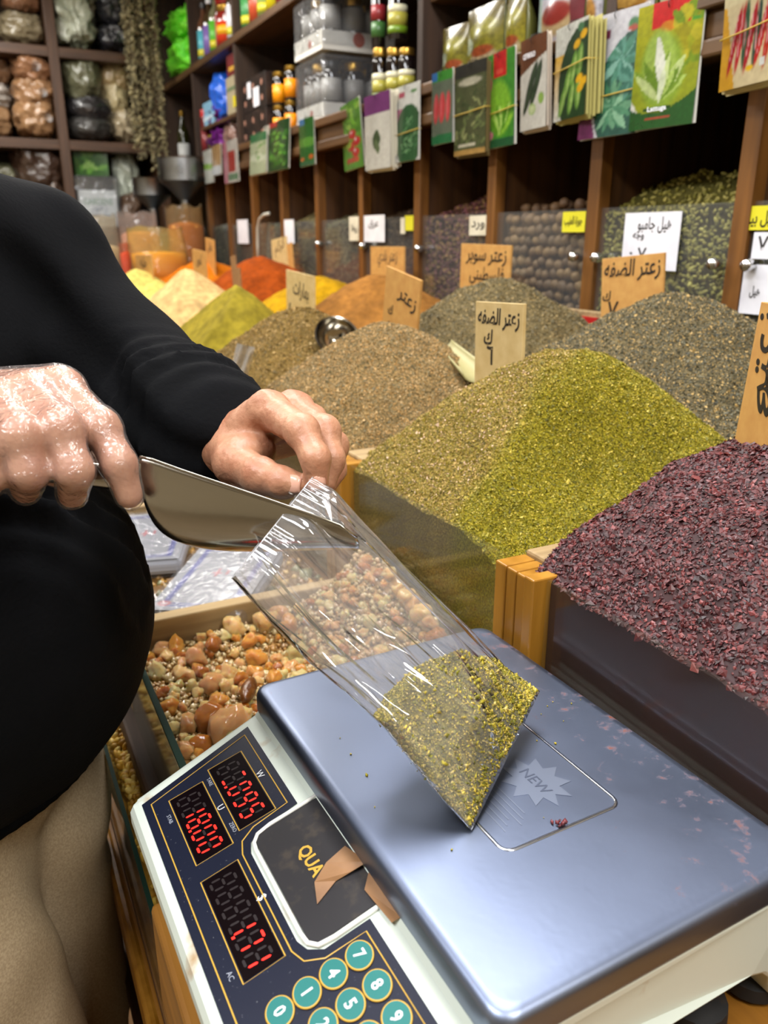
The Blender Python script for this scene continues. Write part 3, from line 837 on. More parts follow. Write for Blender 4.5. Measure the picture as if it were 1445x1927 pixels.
for c, colk in enumerate(keys):
    for r, ch in enumerate(colk):
        lx, ly = -.1440 - .0163 * r, -.079 - .0217 * c
        kb = panel_poly([(lx + .0072 * math.cos(2 * PI * i / 28), ly + .0088 * math.sin(2 * PI * i / 28)) for i in range(28)], .001, .0014).obj('key', M_teal, panel)
        MB().tube([pp(lx + .0074 * math.cos(2 * PI * i / 28), ly + .0090 * math.sin(2 * PI * i / 28), .0018) for i in range(28)], .0007, 6, True).obj('key_ring', M_gold, panel, True)
        o = link('key_digit', letters('key_digit', ch, .0098, M_wprint, .0002, .0002), panel); place(o, pp(lx, ly, .0026), (0, -1, 0), (1, 0, PG))
# recessed maker's plate
rc = cw(rrect(-.1635, -.0565, -.108, .0465, .007, 4))
recess = panel_poly(rc, .0010, .0008).obj('maker_plate', mat('maker_plate_black', '211f22', .45, col2='3a332d', nscale=90, ncontrast=(.55, .7), detail=6), scale)
edge = [(-.1125, .0485), (-.150, .0485), (-.160, .0465), (-.1645, .041), (-.1655, .034), (-.1655, -.044), (-.1645, -.052), (-.160, -.0575), (-.150, -.059), (-.122, -.059)]
MB().tube([pp(x, y, .0016) for x, y in edge], .0016, 6).obj('white_rim', mat('white_rim_plastic', 'f0efe8', .35), scale, True)
o = link('maker_lettering', letters('maker_lettering', 'QUA', .0125, M_gold, .0002, .0003), scale); place(o, pp(-.1405, .0000, .0020), (0, -1, 0), (1, 0, PG))
tp = MB(); A = [(-.150, -.0330), (-.146, -.020), (-.1335, -.0105), (-.118, -.006), (-.1135, -.030), (-.124, -.028), (-.134, -.026)]
tp.add([pp(x, y, .0026 + .0016 * ((i * 5) % 3)) for i, (x, y) in enumerate(A)], [(0, 6, 1), (1, 6, 5, 2), (2, 5, 4, 3)])
tp.add([pp(x, y, .0028 + .001 * (i % 2)) for i, (x, y) in enumerate([(-.1135, -.006), (-.1135, -.033), (-.123, -.044), (-.121, -.075), (-.1145, -.075)])], [(0, 1, 2, 4), (2, 3, 4)])
to = tp.obj('brown_tape', M_tape, scale); sd = to.modifiers.new('solid', 'SOLIDIFY'); sd.thickness = .0003
# ------------------------------------------------------------------ crumbs on the plate
cr = MB()
def crumb_mesh(nm, col, r):
    v, f, c = bits(np.zeros((1, 3)), r, np.array([lin(col)]), _OCT, (1, .8, .6), var=0); return mesh(nm, v, f, mat(nm + '_' + col, col, .7))
sc_o = np.array([.2855, .398]); 
def on_plate(u, v): return onz(u, v, ZB + .122)
vs, fs, k = [], [], 0
P = np.array([list(on_plate(1052, 1552))] * 9) + rng.normal(size=(9, 3)) * [.0022, .0022, .0]; P[:, 2] = ZB + .1225 + rng.uniform(0, .002, 9)
v, f, c = bits(P, .0020, pick(['6e2e32', '571f26'], 9), _OCT, (1, .8, .5))
tag(link('sumac_crumb', mesh('sumac_crumb', v, f, M_flake, cols=c)), 'small dark red sumac crumb on the steel scale plate', 'crumb')
uv = [(1060, 1358), (1075, 1325), (1040, 1322), (1018, 1345), (1092, 1318), (1030, 1330), (1010, 1395), (1045, 1400), (660, 1420), (690, 1460), (850, 1600), (640, 1390), (705, 1520), (1023, 1540)]
P = np.array([list(on_plate(*q)) for q in uv]); P[:, 2] = ZB + .1226
v, f, c = bits(P, .0010, pick(['c9b030', 'a89a2a'], len(P)), _OCT, (1, .8, .6))
tag(link('zaatar_crumbs', mesh('zaatar_crumbs', v, f, M_bits, cols=c)), 'scattered yellow-green zaatar crumbs on the steel scale plate', 'crumbs', kind='stuff')
# ------------------------------------------------------------------ bin of gum arabic lumps
def gum_mat(n, c, t=.25): return mat(n, c, .22, sss=1.0, sssr=(.012, .006, .0025), spec=.5, bump=.8, bscale=150, bdist=.003, coat=.5)
GM = [gum_mat('gum_pale', 'dfb878'), gum_mat('gum_amber', 'd0913e'), gum_mat('gum_rose', 'd4a068'), gum_mat('gum_deep', 'aa681c'), gum_mat('gum_clear', 'd2c084')]
def gz(x, y): return .925 + .075 * np.clip((x - .27) / .13, 0, 1) ** 1.5 * np.clip((y - .52) / .2, 0, 1) + .010 * fbm(x * 14, y * 14, 0, 3, 5)
xs, ys = np.meshgrid(np.linspace(.1085, .405, 61), np.linspace(.501, .867, 75)); zs = gz(xs, ys) - .006
V = np.stack([xs, ys, zs], -1).reshape(-1, 3); i = np.arange(74)[:, None] * 61 + np.arange(60)[None]
Q = np.stack([i, i + 1, i + 62, i + 61], -1).reshape(-1, 4); T = np.concatenate([Q[:, [0, 1, 2]], Q[:, [0, 2, 3]]])
Cb = np.repeat(np.array([lin('b98f58')]), len(V), 0)
N_ = 5200
P = np.stack([rng.uniform(.111, .403, N_), rng.uniform(.503, .864, N_)], 1); P = np.column_stack([P, gz(P[:, 0], P[:, 1]) - .003 + rng.uniform(-.002, .003, N_)])
v, f, c = bits(P, .0034, pick(['b8a070', 'ad9462', 'c4b284', 'a87e44', 'b2926a'], N_), _OCT, (1, .9, .8))
me = mesh('gum_granules', np.concatenate([V, v]), np.concatenate([T, f + len(V)]), mat('gum_granule', 'ffffff', .25, attr=True, coat=.4), cols=np.concatenate([Cb, c]))
tag(link('gum_granules', me), 'small pale clear gum granules filling the bin under the lumps', 'gum', kind='stuff')
def lump(seed, sub=3, wob=.36):
    bm = bmesh.new(); bmesh.ops.create_icosphere(bm, subdivisions=sub, radius=1)
    co = np.array([v.co for v in bm.verts]); k = 1 + wob * fbm(co[:, 0] * 1.3 + seed * 7.1, co[:, 1] * 1.3, co[:, 2] * 1.3, 3, seed)
    for v, s in zip(bm.verts, k): v.co *= s
    me = bpy.data.meshes.new('gum_lump'); bm.to_mesh(me); bm.free()
    me.polygons.foreach_set('use_smooth', np.ones(len(me.polygons), bool)); return me
LM = []
for s_ in range(10):
    base = lump(s_)
    m2 = base; m2.materials.append(GM[s_ % 5]); LM.append(m2)
big = [(432, 1368, .0165), (356, 1362, .012), (395, 1350, .013), (378, 1402, .009), (398, 1285, .010), (430, 1270, .011), (345, 1270, .011), (440, 1180, .013), (500, 1170, .014), (480, 1240, .012), (330, 1215, .013), (300, 1210, .010),
       (540, 1180, .013), (520, 1150, .011), (440, 1395, .010), (350, 1410, .008), (778, 1085, .0085), (805, 1118, .011), (828, 1122, .011), (848, 1155, .010), (820, 1150, .011), (868, 1162, .009), (795, 1100, .009), (560, 1230, .012), (400, 1215, .009),
       (460, 1345, .008), (320, 1330, .009), (410, 1320, .009), (370, 1240, .012), (470, 1205, .010)]
pts = []
def gum_hit(u, v, r):
    z = .93
    for _ in range(8):
        p = onz(u, v, z); x = min(p.x, .400 - r * .7); z = float(gz(np.array(x), np.array(p.y))) + r * .35
    return Vector((min(p.x, .404 - r * 1.05), min(p.y, .866 - r), z))
for u, v_, r in big: pts.append((gum_hit(u, v_, r), r))
tries = 0
while len(pts) < 270 and tries < 6000:
    tries += 1
    x, y = rng.uniform(.116, .395), rng.uniform(.545, .856); r = float(rng.choice([.0052, .0062, .0075, .009], p=[.4, .3, .2, .1]))
    if x + r * 1.1 > .404 or x - r < .110: continue
    p = Vector((x, y, float(gz(np.array(x), np.array(y))) + r * .2))
    if all((p - q).length > (r + s) * .8 for q, s in pts): pts.append((p, r))
for k, (p, r) in enumerate(pts):
    q_ = int(rng.integers(10)) if k not in (0, 1, 2) else [2, 7, 3][k]
    o = link('gum_lump', LM[q_])
    o.location = p; o.rotation_euler = tuple(rng.uniform(0, 6.3, 3)); o.scale = tuple(r * rng.uniform(.85, 1.15, 3))
    tag(o, '%s %s gum lump %s' % ('large' if r > .0115 else 'medium' if r > .007 else 'small', ['pale honey', 'amber', 'rosy orange', 'deep amber', 'straw coloured'][q_ % 5], 'heaped against the glass of the zaatar bin' if p.x > .33 else 'lying in the glass-sided bin by the scale'), 'gum lump', 'gum lumps in the bin')
# one date on top of the gum
d = gum_hit(468, 1308, .008); bm = MB(); rings = []
ax = (onz(480, 1275, d.z) - onz(455, 1342, d.z)).normalized(); ex, ey, ez = basis(ax)
for k in range(13):
    t = k / 12; r = .0080 * math.sin(PI * (.04 + .92 * t)) ** .55; rings.append([d + Vector((0, 0, .006)) + ax * (t - .5) * .043 + ex * r * math.cos(a) * (1 + .06 * math.sin(5 * a + k)) + ey * r * math.sin(a) * (1 + .06 * math.sin(4 * a + 2 * k)) for a in [2 * PI * j / 16 for j in range(16)]])
dd = bm.loft(rings).obj('date_fruit', mat('date_skin', '6b3d12', .3, col2='4a2608', nscale=120, bump=.9, bscale=110, bdist=.002, coat=.1), None, True)
tag(dd, 'wrinkled glossy brown date lying on the gum lumps', 'date')
# gum in the next bin, under the bag packs
xs, ys = np.meshgrid(np.linspace(.1085, .405, 41), np.linspace(.889, 1.299, 51)); zs = .905 + .008 * fbm(xs * 16, ys * 16, 0, 3, 8)
V = np.stack([xs, ys, zs], -1).reshape(-1, 3); i = np.arange(50)[:, None] * 41 + np.arange(40)[None]; Q = np.stack([i, i + 1, i + 42, i + 41], -1).reshape(-1, 4); T = np.concatenate([Q[:, [0, 1, 2]], Q[:, [0, 2, 3]]])
P = np.stack([rng.uniform(.112, .402, 900), rng.uniform(.892, 1.296, 900)], 1); P = np.column_stack([P, .905 + .008 * fbm(P[:, 0] * 16, P[:, 1] * 16, 0, 3, 8)])
v, f, c = bits(P, .0065, pick(['a07a3c', '8a8a66', 'b9882f', '8c6a44', 'c9a868'], 900), _OCT, (1, .9, .8))
tag(link('resin_granules', mesh('resin_granules', np.concatenate([V, v]), np.concatenate([T, f + len(V)]), _M['gum_granule'], cols=np.concatenate([np.repeat(np.array([lin('6a4d28')]), len(V), 0), c]))), 'darker mixed resin pieces in the bin under the packed bags', 'resin', kind='stuff')
# nuts in the trough below
P = np.stack([rng.uniform(.074, .094, 3000), rng.uniform(.3, 1.5, 3000), rng.uniform(.80, .818, 3000)], 1)
v, f, c = bits(P, .0052, pick(['c9972f', 'd9b04a', 'b07f20', 'e0bf68'], 3000), _POD, (.75, .75, 1.3), var=.15)
V = np.array([(.070, .3, .718), (.098, .3, .718), (.098, 1.5, .718), (.070, 1.5, .718), (.070, .3, .80), (.098, .3, .80), (.098, 1.5, .80), (.070, 1.5, .80)]); T = np.array([[4, 5, 6], [4, 6, 7], [0, 4, 7], [0, 7, 3], [0, 1, 5], [0, 5, 4], [1, 2, 6], [1, 6, 5], [2, 3, 7], [2, 7, 6], [0, 3, 2], [0, 2, 1]])
tag(link('peanuts', mesh('peanuts', np.concatenate([V, v]), np.concatenate([T, f + 8]), mat('peanut', 'ffffff', .5, attr=True), cols=np.concatenate([np.repeat(np.array([lin('a87a22')]), 8, 0), c]))), 'golden shelled peanuts filling the narrow trough below the gum bin', 'peanuts', kind='stuff')
# ------------------------------------------------------------------ the vendor
M_skin = mat('skin', 'ba8a6c', .46, sss=.08, col2='9c6348', nscale=55, ncontrast=(.3, .8), detail=7, bump=.6, bscale=320, bdist=.0008)
M_nail = mat('nail', 'd8a590', .22, coat=.3)
M_knit = mat('black_knit', '050608', .92, col2='08090c', nscale=16, bump=.5, bscale=260, bdist=.001, spec=.12)
M_rib = mat('black_ribbed_knit', '030406', .95, col2='08090c', nscale=3, nstretch=(60, 60, 1), bump=.8, bscale=6, bdist=.002, spec=.08)
M_trouser = mat('khaki_cloth', 'bba88a', .85, col2='a39074', nscale=500, bump=.5, bscale=900, bdist=.0006, spec=.2)
M_hair = mat('dark_hair', '1d1714', .6)
M_shoe = mat('black_shoe_leather', '141210', .4)
vendor = thing('person', 'vendor in black knit sweater and khaki trousers filling a clear bag with a scoop', 'person', (-.12, .74, 0))
vinv = np.array([.12, -.74, 0])
def vpart(name, V, Q, m, parent=None, smooth=True): return link(name, mesh(name, V + vinv, Q, m, smooth), parent or vendor)
def A3(u, v, d): return np.array(at(u, v, d))
# joints
shL, elL, wrL = A3(52, 492, .80), A3(228, 702, .765), A3(432, 838, .640)
ctr = np.array([-.108, .772, 0]); fwd = np.array([.60, -.80, 0]); fwd /= np.linalg.norm(fwd); lat = np.array([-fwd[1], fwd[0], 0])
Rt = np.stack([lat, fwd, np.array([0, 0, 1.])], 1)           # columns: to his left, forward, up
def T(l, f, z): return ctr + lat * l + fwd * f + np.array([0, 0, z])
shR = T(-.185, .0, 1.355)
# right (gloved) hand: joints, nearest the camera
gW = A3(-150, 770, .56)
G = {'index': [(112, 738, .535), (188, 806, .508), (224, 872, .503), (243, 932, .508)], 'middle': [(55, 752, .520), (116, 808, .486), (140, 886, .484), (136, 930, .502)],
     'ring': [(-2, 765, .510), (36, 822, .474), (54, 888, .476), (48, 922, .502)], 'pinky': [(-58, 785, .505), (-32, 845, .470), (-18, 895, .476), (-22, 915, .50)], 'thumb': [(-60, 800, .585), (40, 850, .575), (105, 880, .562), (150, 896, .556)]}
GR = {'index': (.0155, .0112, .0102, .0085), 'middle': (.0155, .0112, .0105, .0088), 'ring': (.015, .0110, .0104, .0086), 'pinky': (.013, .0100, .0092, .008), 'thumb': (.016, .013, .012, .0095)}
def hand(W, J, Rr, wr, grow=0.0):
    pr = []
    for f, js in J.items():
        P = [A3(*q) for q in js]; r = [x + grow for x in Rr[f]]
        for i in range(3): pr.append(cone(P[i], P[i + 1], r[i], r[i + 1]))
        pr.append(ell(P[1], (r[1] * 1.04,) * 3))
        pr.append(cone(W, P[0], wr + grow, r[0] * 1.12))
    return pr
elR = T(-.285, .09, 1.13)
# left (bare) hand pinching the rim of the bag
Lh = {'index': [(506, 772, .606), (568, 812, .560), (594, 864, .548), (597, 908, .550)], 'middle': [(553, 772, .628), (610, 812, .590), (622, 866, .580), (612, 908, .578)],
      'ring': [(580, 792, .648), (627, 838, .618), (627, 884, .606), (616, 912, .600)], 'pinky': [(588, 818, .664), (622, 858, .646), (620, 890, .636), (612, 908, .630)], 'thumb': [(443, 872, .600), (490, 896, .572), (530, 908, .560), (560, 912, .556)]}
LR = {'index': (.0140, .0112, .0100, .0080), 'middle': (.0140, .0110, .0100, .0080), 'ring': (.0135, .0105, .0095, .0076), 'pinky': (.012, .0092, .0084, .007), 'thumb': (.0165, .0125, .0110, .0085)}
def wrinkle(s, a, sd): return lambda Pt: (a * fbm(Pt[..., 0] * s, Pt[..., 1] * s, Pt[..., 2] * s, 2, sd)).astype(np.float32)
def tendon(Pt): # fine creases of the skin
    return (.0005 * vnoise(Pt[..., 0] * 130, Pt[..., 1] * 130, Pt[..., 2] * 130, 3)).astype(np.float32)
lp = hand(wrL, Lh, LR, .021) + [cone(elL, wrL, .036, .026), ell(A3(470, 850, .612), (.020, .020, .018)), cone(A3(520, 790, .640), wrL, .020, .024)]
lp = [p for p in lp if not (p[0] == 'c' and np.allclose(p[1], wrL) and np.allclose(p[2], A3(*Lh['thumb'][0])))] + [cone(wrL, A3(*Lh['thumb'][0]), .019, .0165)]
_jts = []
for f_, js in Lh.items():
    P_ = [A3(*q) for q in js]
    for i in (1, 2): ax_ = P_[i + 1] - P_[i - 1]; _jts.append((P_[i].astype(np.float32), (ax_ / np.linalg.norm(ax_)).astype(np.float32), .011 if i == 1 else .008))
_jts.append((wrL.astype(np.float32) * .5 + A3(470, 850, .612).astype(np.float32) * .5, ((elL - wrL) / np.linalg.norm(elL - wrL)).astype(np.float32), .016))
_tnd = [(A3(*Lh[f_][0]), wrL) for f_ in ('index', 'middle', 'ring')]
def tendon(Pt):   # knuckle creases, tendons on the back of the hand, fine skin relief
    d = .00035 * vnoise(Pt[..., 0] * 150, Pt[..., 1] * 150, Pt[..., 2] * 150, 3) + .00022 * vnoise(Pt[..., 0] * 420, Pt[..., 1] * 420, Pt[..., 2] * 420, 4)
    for j, a, r in _jts:
        q = Pt - j; d = d + .00055 * np.exp(-(q * q).sum(-1) / (r * r)) * np.cos((q @ a) * 1900)
    for a, b in _tnd:
        ab = (b - a).astype(np.float32); q = Pt - a.astype(np.float32); s = np.clip((q @ ab) / float(ab @ ab), 0, .75); e = q - s[..., None] * ab
        d = d + .0016 * np.exp(-((np.linalg.norm(e, axis=-1) - .0185) / .004) ** 2) * np.cos(np.arctan2(e[..., 2], e[..., 0]) * 5) * .35
    return d.astype(np.float32)
VL, QL = net(lp, .0015, .005, tendon)
VL2, QL2 = net(hand(gW, G, GR, .024) + [cone(elR, gW, .040, .028)], .0024, .006, None)
# rest of the body under the clothes
hipR, kneR, ankR = np.array([-.128, .712, .87]), np.array([-.076, .652, .50]), np.array([-.085, .69, .10])
hipL, kneL, ankL = np.array([-.036, .815, .87]), np.array([-.026, .822, .50]), np.array([-.030, .83, .10])
hd = T(-.01, .05, 1.60)
bp_ = [ell(T(0, .02, 1.615), (.076, .094, .100), Rt), ell(T(0, .065, 1.550), (.054, .055, .062), Rt), ell(T(-.036, .088, 1.572), (.024, .024, .026), Rt), ell(T(.036, .088, 1.572), (.024, .024, .026), Rt), cone(T(-.035, .108, 1.625), T(.035, .108, 1.625), .010, .010), cone(T(0, .115, 1.612), T(0, .134, 1.578), .009, .014), cone(T(0, .0, 1.42), T(0, .02, 1.53), .058, .055), ell(T(0, .0, 1.22), (.17, .10, .22), Rt), ell(T(0, .01, 1.0), (.165, .11, .16), Rt), cone(hipR, kneR, .085, .058), cone(hipL, kneL, .080, .056), cone(kneR, ankR, .056, .040), cone(kneL, ankL, .056, .040), cone(T(-.14, 0, 1.36), shR, .06, .055), cone(shR, elR, .05, .04), cone(T(.14, 0, 1.36), shL, .06, .055), cone(shL, elL, .05, .038),
       ell(T(-.078, .02, 1.595), (.012, .022, .032), Rt), ell(T(.078, .02, 1.595), (.012, .022, .032), Rt), ell(T(0, .108, 1.512), (.026, .018, .018), Rt), cone(T(-.018, .118, 1.547), T(.018, .118, 1.547), .006, .006), cone(T(-.015, .118, 1.537), T(.015, .118, 1.537), .006, .006)]
VB, QB = net([p_ for p_ in bp_ if p_[1][2] < 1.49 or (p_[0] == 'c' and p_[2][2] < 1.49)], .010, .03)
VH, QH = net([cone(T(0, .0, 1.44), T(0, .02, 1.53), .058, .055)] + [p_ for p_ in bp_ if p_[1][2] >= 1.49], .0045, .014)
body = vpart('body', np.concatenate([VL, VL2, VB, VH]), np.concatenate([QL, QL2 + len(VL), QB + len(VL) + len(VL2), QH + len(VL) + len(VL2) + len(VB)]), M_skin)
hv, hq = net([ell(T(0, -.004, 1.652), (.080, .096, .076), Rt), ell(T(0, -.035, 1.600), (.078, .062, .080), Rt)], .006, .02, wrinkle(40, .004, 51)); vpart('hair', hv, hq, M_hair)
M_eye = mat('eye', '20140e', .2)
for s in (-1, 1): vpart('eye', *net([ell(T(s * .031, .104, 1.602), (.012, .008, .006), Rt)], .002, .004, pad=.004), M_eye)
# nails on the bare hand
def nail(tip, prev, toward, r, L=.0105, w=.0058):
    tip, prev = A3(*tip), A3(*prev); ax = Vector(tip - prev).normalized(); up = Vector(A3(*toward) - tip); up = (up - ax * up.dot(ax)).normalized(); sd = ax.cross(up)
    m = MB(); rings = []
    for i in range(7):
        t = i / 6; hw = w * (1 - .25 * max(0, t - .7) / .3 - .2 * max(0, .25 - t) / .25)
        rings.append([Vector(tip) + ax * (-.0055 + L * t) + sd * (hw * s) + up * (r * 1.07 - .0016 * s * s * 1.3 - .0012 * max(0, t - .6) * 2) for s in np.linspace(-1, 1, 7)])
    V = [p for q in rings for p in q]; Fq = [(a * 7 + b_, a * 7 + b_ + 1, a * 7 + b_ + 8, a * 7 + b_ + 7) for a in range(6) for b_ in range(6)]
    o = vpart('nail', np.array([list(p) for p in V]), Fq, M_nail, body)
    o.modifiers.new('solid', 'SOLIDIFY').thickness = .0008
nail((597, 908, .550), (594, 864, .548), (592, 900, .45), .0080)
nail((560, 912, .556), (530, 908, .560), (548, 930, .45), .0085, .011, .0068)
# plastic glove over the right hand
def crinkle(Pt):
    n = vnoise(Pt[..., 0] * 75, Pt[..., 1] * 75, Pt[..., 2] * 75, 21); m = vnoise(Pt[..., 0] * 160, Pt[..., 1] * 160, Pt[..., 2] * 160, 22)
    return (-.0006 * (1 - np.abs(n) * 2) - .0003 * m).astype(np.float32)
gv, gq = net(hand(gW, G, GR, .026, .0012) + [cone(gW, gW + (elR - gW) * .25, .032, .040), cone(A3(100, 742, .534), A3(-2, 770, .514), .0165, .0165)], .0022, .005, crinkle)
M_glove = film('thin_glove_plastic', (.985, .975, .98), .06, .2, 1.0, bump=1.0, bscale=130, bdist=.003, hazecol=(.95, .92, .93))
vpart('plastic_glove', gv, gq, M_glove)
# sweater
def folds(Pt):
    x, y, z = Pt[..., 0], Pt[..., 1], Pt[..., 2]
    s = (x * .35 + y * -.25 + z * .9)
    fa = (elL - wrL) / np.linalg.norm(elL - wrL); al = ((Pt - wrL.astype(np.float32)) @ fa.astype(np.float32)); near = np.exp(-((al - .075) / .045) ** 2) * (np.linalg.norm(Pt - wrL.astype(np.float32), axis=-1) < .2)
    return (.0045 * near * np.cos(al * 250 + 3 * vnoise(x * 14, y * 14, z * 14, 35)) + .0045 * np.sin(s * 95 + 5 * vnoise(x * 7, y * 7, z * 7, 31)) * np.clip(vnoise(x * 6, y * 6, z * 6, 33) + .3, 0, 1) + .006 * fbm(x * 8, y * 8, z * 8, 2, 30)).astype(np.float32)
cuL = wrL + (elL - wrL) * .10
sw = [ell(T(0, -.005, 1.24), (.200, .128, .24), Rt), ell(T(.012, .040, 1.055), (.205, .178, .20), Rt), ell(T(.005, .02, .985), (.188, .155, .075), Rt), cone(T(-.13, -.01, 1.375), shR, .075, .080), cone(T(.12, -.01, 1.375), shL, .070, .068), cone(T(0, -.005, 1.40), T(0, .0, 1.43), .075, .066),
      cone(shL, elL, .068, .062), cone(elL, wrL + (elL - wrL) * .22, .062, .046), cone(wrL + (elL - wrL) * .34, wrL + (elL - wrL) * .20, .052, .050), cone(shR, elR, .078, .064), cone(elR, gW + (elR - gW) * .2, .062, .043)]
sv, sq = net(sw, .0065, .035, folds)
sweater = vpart('sweater', sv, sq, M_knit)
ax = Vector(elL - wrL).normalized(); ex, ey, _ = basis(ax); wv = Vector(wrL) + Vector(vinv); rings = []
for t, r in ((.010, .0305), (.006, .0335), (.012, .0365), (.030, .039), (.045, .042), (.060, .046)):
    rings.append([wv + ax * t + ex * (r * (1 + .012 * (k % 2)) * math.cos(2 * PI * k / 72)) + ey * (r * (1 + .012 * (k % 2)) * math.sin(2 * PI * k / 72)) for k in range(72)])
MB().loft(rings, cap=False).obj('cuff', M_rib, sweater, True)
rings = []
for z, k in ((.985, 1.03), (.96, 1.04), (.94, 1.035), (.912, 1.0), (.905, .985), (.905, .94)):
    rings.append([Vector(T(.186 * k * math.cos(a) * (1 + .006 * (i % 2)), .012 + .150 * k * math.sin(a) * (1 + .006 * (i % 2)), z) + vinv) for i, a in enumerate(2 * PI * j / 160 for j in range(160))])
MB().loft(rings, cap=False).obj('waistband', M_rib, sweater, True)
# trousers and shoes
def tf(Pt):
    x, y, z = Pt[..., 0], Pt[..., 1], Pt[..., 2]
    return (.009 * np.sin(z * 34 + 22 * x + 4 * vnoise(x * 8, y * 8, z * 6, 41)) * np.clip(vnoise(x * 5, y * 5, z * 5, 43), 0, 1) + .004 * fbm(x * 9, y * 9, z * 5, 2, 40)).astype(np.float32)
tr = [ell(T(0, 0, .91), (.174, .138, .10), Rt), cone(hipR, kneR, .104, .082), cone(hipL, kneL, .092, .078), cone(kneR, ankR, .080, .066), cone(kneL, ankL, .076, .066)]
tv, tq = net(tr, .0075, .014, tf)
vpart('trousers', tv, tq, M_trouser)
for s in (-1, 1):
    an = (ankL if s > 0 else ankR); fv, fq = net([cone(an + fwd * -.04 - [0, 0, .05], an + fwd * .14 - [0, 0, .062], .046, .036), ell(an - fwd * .02 - [0, 0, .03], (.045, .06, .05), Rt)], .008, .02); fv[:, 2] = np.maximum(fv[:, 2], .002)
    vpart('shoe', fv, fq, M_shoe)
# ------------------------------------------------------------------ steel scoop in the gloved hand
M_scoop = mat('polished_scoop_steel', 'aea99e', .12, 1.0, rough2=.2, nscale=8, bump=.06, bscale=90)
scoop = thing('scoop', 'polished steel scoop held by the gloved hand and tipped into the bag', 'scoop', at(262, 900, .55))
s0 = Vector(scoop.location)
st = [((262, 884), (263, 930), .020), ((262, 866), (272, 968), .038), ((264, 859), (290, 1000), .052), ((285, 864), (325, 1022), .064), ((340, 884), (390, 1036), .070), ((420, 911), (460, 1040), .071), ((500, 938), (530, 1042), .071), ((580, 966), (600, 1043), .068), ((640, 988), (650, 1044), .060), ((672, 1012), (680, 1045), .044)]
rings = []
vd = Vector(ray(440, 950)).normalized()
for (ru, rv), (bu, bv), w in st:
    R_, B_ = at(ru, rv, .515), at(bu, bv, .520)
    dn = (B_ - R_); h = dn.length; dn.normalize(); nv = (vd - dn * vd.dot(dn) + dn * .10).normalized()
    mid = R_ + nv * w / 2
    ring = []
    for k in range(17):
        a = PI * (1 - k / 16); c, s = math.cos(a), math.sin(a)
        ring.append(mid + nv * (w / 2 * math.copysign(abs(c) ** .75, c)) + dn * (h * s ** .75) - s0)
    rings.append(ring)
V = [p for r in rings for p in r]; Fq = [(a * 17 + b_, a * 17 + b_ + 1, (a + 1) * 17 + b_ + 1, (a + 1) * 17 + b_) for a in range(len(rings) - 1) for b_ in range(16)]
Fq.append(tuple(range(16, -1, -1)))
bowl = link('bowl', mesh('bowl', [list(p) for p in V], Fq, M_scoop, True), scoop)
ss = bowl.modifiers.new('sub', 'SUBSURF'); ss.levels = 1; ss.render_levels = 2
so = bowl.modifiers.new('solid', 'SOLIDIFY'); so.thickness = .0009
MB().tube([r[0] for r in rings[1:]], .0009, 6).obj('near_rim', M_scoop, scoop, True)
h0, h1 = at(272, 905, .540) - s0, at(-35, 868, .522) - s0
MB().tube([h0, h0.lerp(h1, .12), h0.lerp(h1, .3), h0.lerp(h1, .7), h0.lerp(h1, .96), h1], [.010, .0085, .0085, .009, .009, .006], 14).obj('handle', M_scoop, scoop, True)
# ------------------------------------------------------------------ clear bag with zaatar, standing on the plate
M_bag = film('clear_bag_plastic', (.975, .975, .985), .085, .06, 2.8, bump=.75, bscale=1.0, bdist=.024, hazecol=(.92, .93, .96), stretch=(2.3, .8, 1), coord='sheet', distort=.5)
Ledge = [(887, 1563, None), (836, 1505, .500), (730, 1373, .505), (650, 1300, .508), (588, 1250, .508), (509, 1170, .505), (462, 1115, .502), (437, 1088, .500)]
Redge = [(1016, 1300, None), (985, 1280, .612), (943, 1256, .604), (863, 1174, .590), (748, 1059, .572), (668, 975, .560), (624, 925, .556), (588, 896, .556)]
PT = ZB + .1225
c1, c2 = onz(887, 1563, PT + .001), onz(1016, 1300, PT + .026)
def edge_fn(E_, first):
    P = [first] + [at(u, v, d) for u, v, d in E_[1:]]
    P = np.array([list(p) for p in P]); s = np.concatenate([[0], np.cumsum(np.linalg.norm(np.diff(P, axis=0), axis=1))]); s /= s[-1]
    return lambda t: np.array([np.interp(t, s, P[:, i]) for i in range(3)])
eL, eR = edge_fn(Ledge, c1), edge_fn(Redge, c2)
def bag_pt(t, phi, shrink=1.0):
    L_, R_ = eL(t), eR(t); c = (L_ + R_) / 2; hw = (R_ - L_) / 2
    upv = eL(min(t + .05, 1)) + eR(min(t + .05, 1)) - eL(max(t - .05, 0)) - eR(max(t - .05, 0))
    n = np.cross(hw, upv); n /= np.linalg.norm(n)
    if n @ np.array(ray(722, 1100)) > 0: n = -n              # n points to the viewer's side
    th = np.interp(t, [0, .06, .2, .4, .6, .8, .93, 1], [.0008, .012, .023, .024, .024, .026, .026, .016])
    cs, sn = math.cos(phi), math.sin(phi)
    fold = .0024 * math.sin(3 * phi + 1.3 + 5 * t) + .0022 * (1 - 2 * abs(math.sin(3.5 * phi - 2.5 * t))) + .0016 * (1 - 2 * abs(math.sin(6 * phi + 3 * t + .6)))
    fold *= min(1, t * 6)
    # a sharp crease that runs down from the pinched corner
    cr_ = .006 * math.exp(-((phi - (1.9 - 1.2 * t)) / .13) ** 2) * min(1, t * 3) - .004 * math.exp(-((phi - (1.1 - .3 * t)) / .12) ** 2) * min(1, t * 4)
    p = c + hw * cs * shrink + n * (th * (sn if sn > 0 else sn * .8) * shrink + (fold + cr_) * abs(sn))
    return p
NPH, NT = 120, 64
V = []
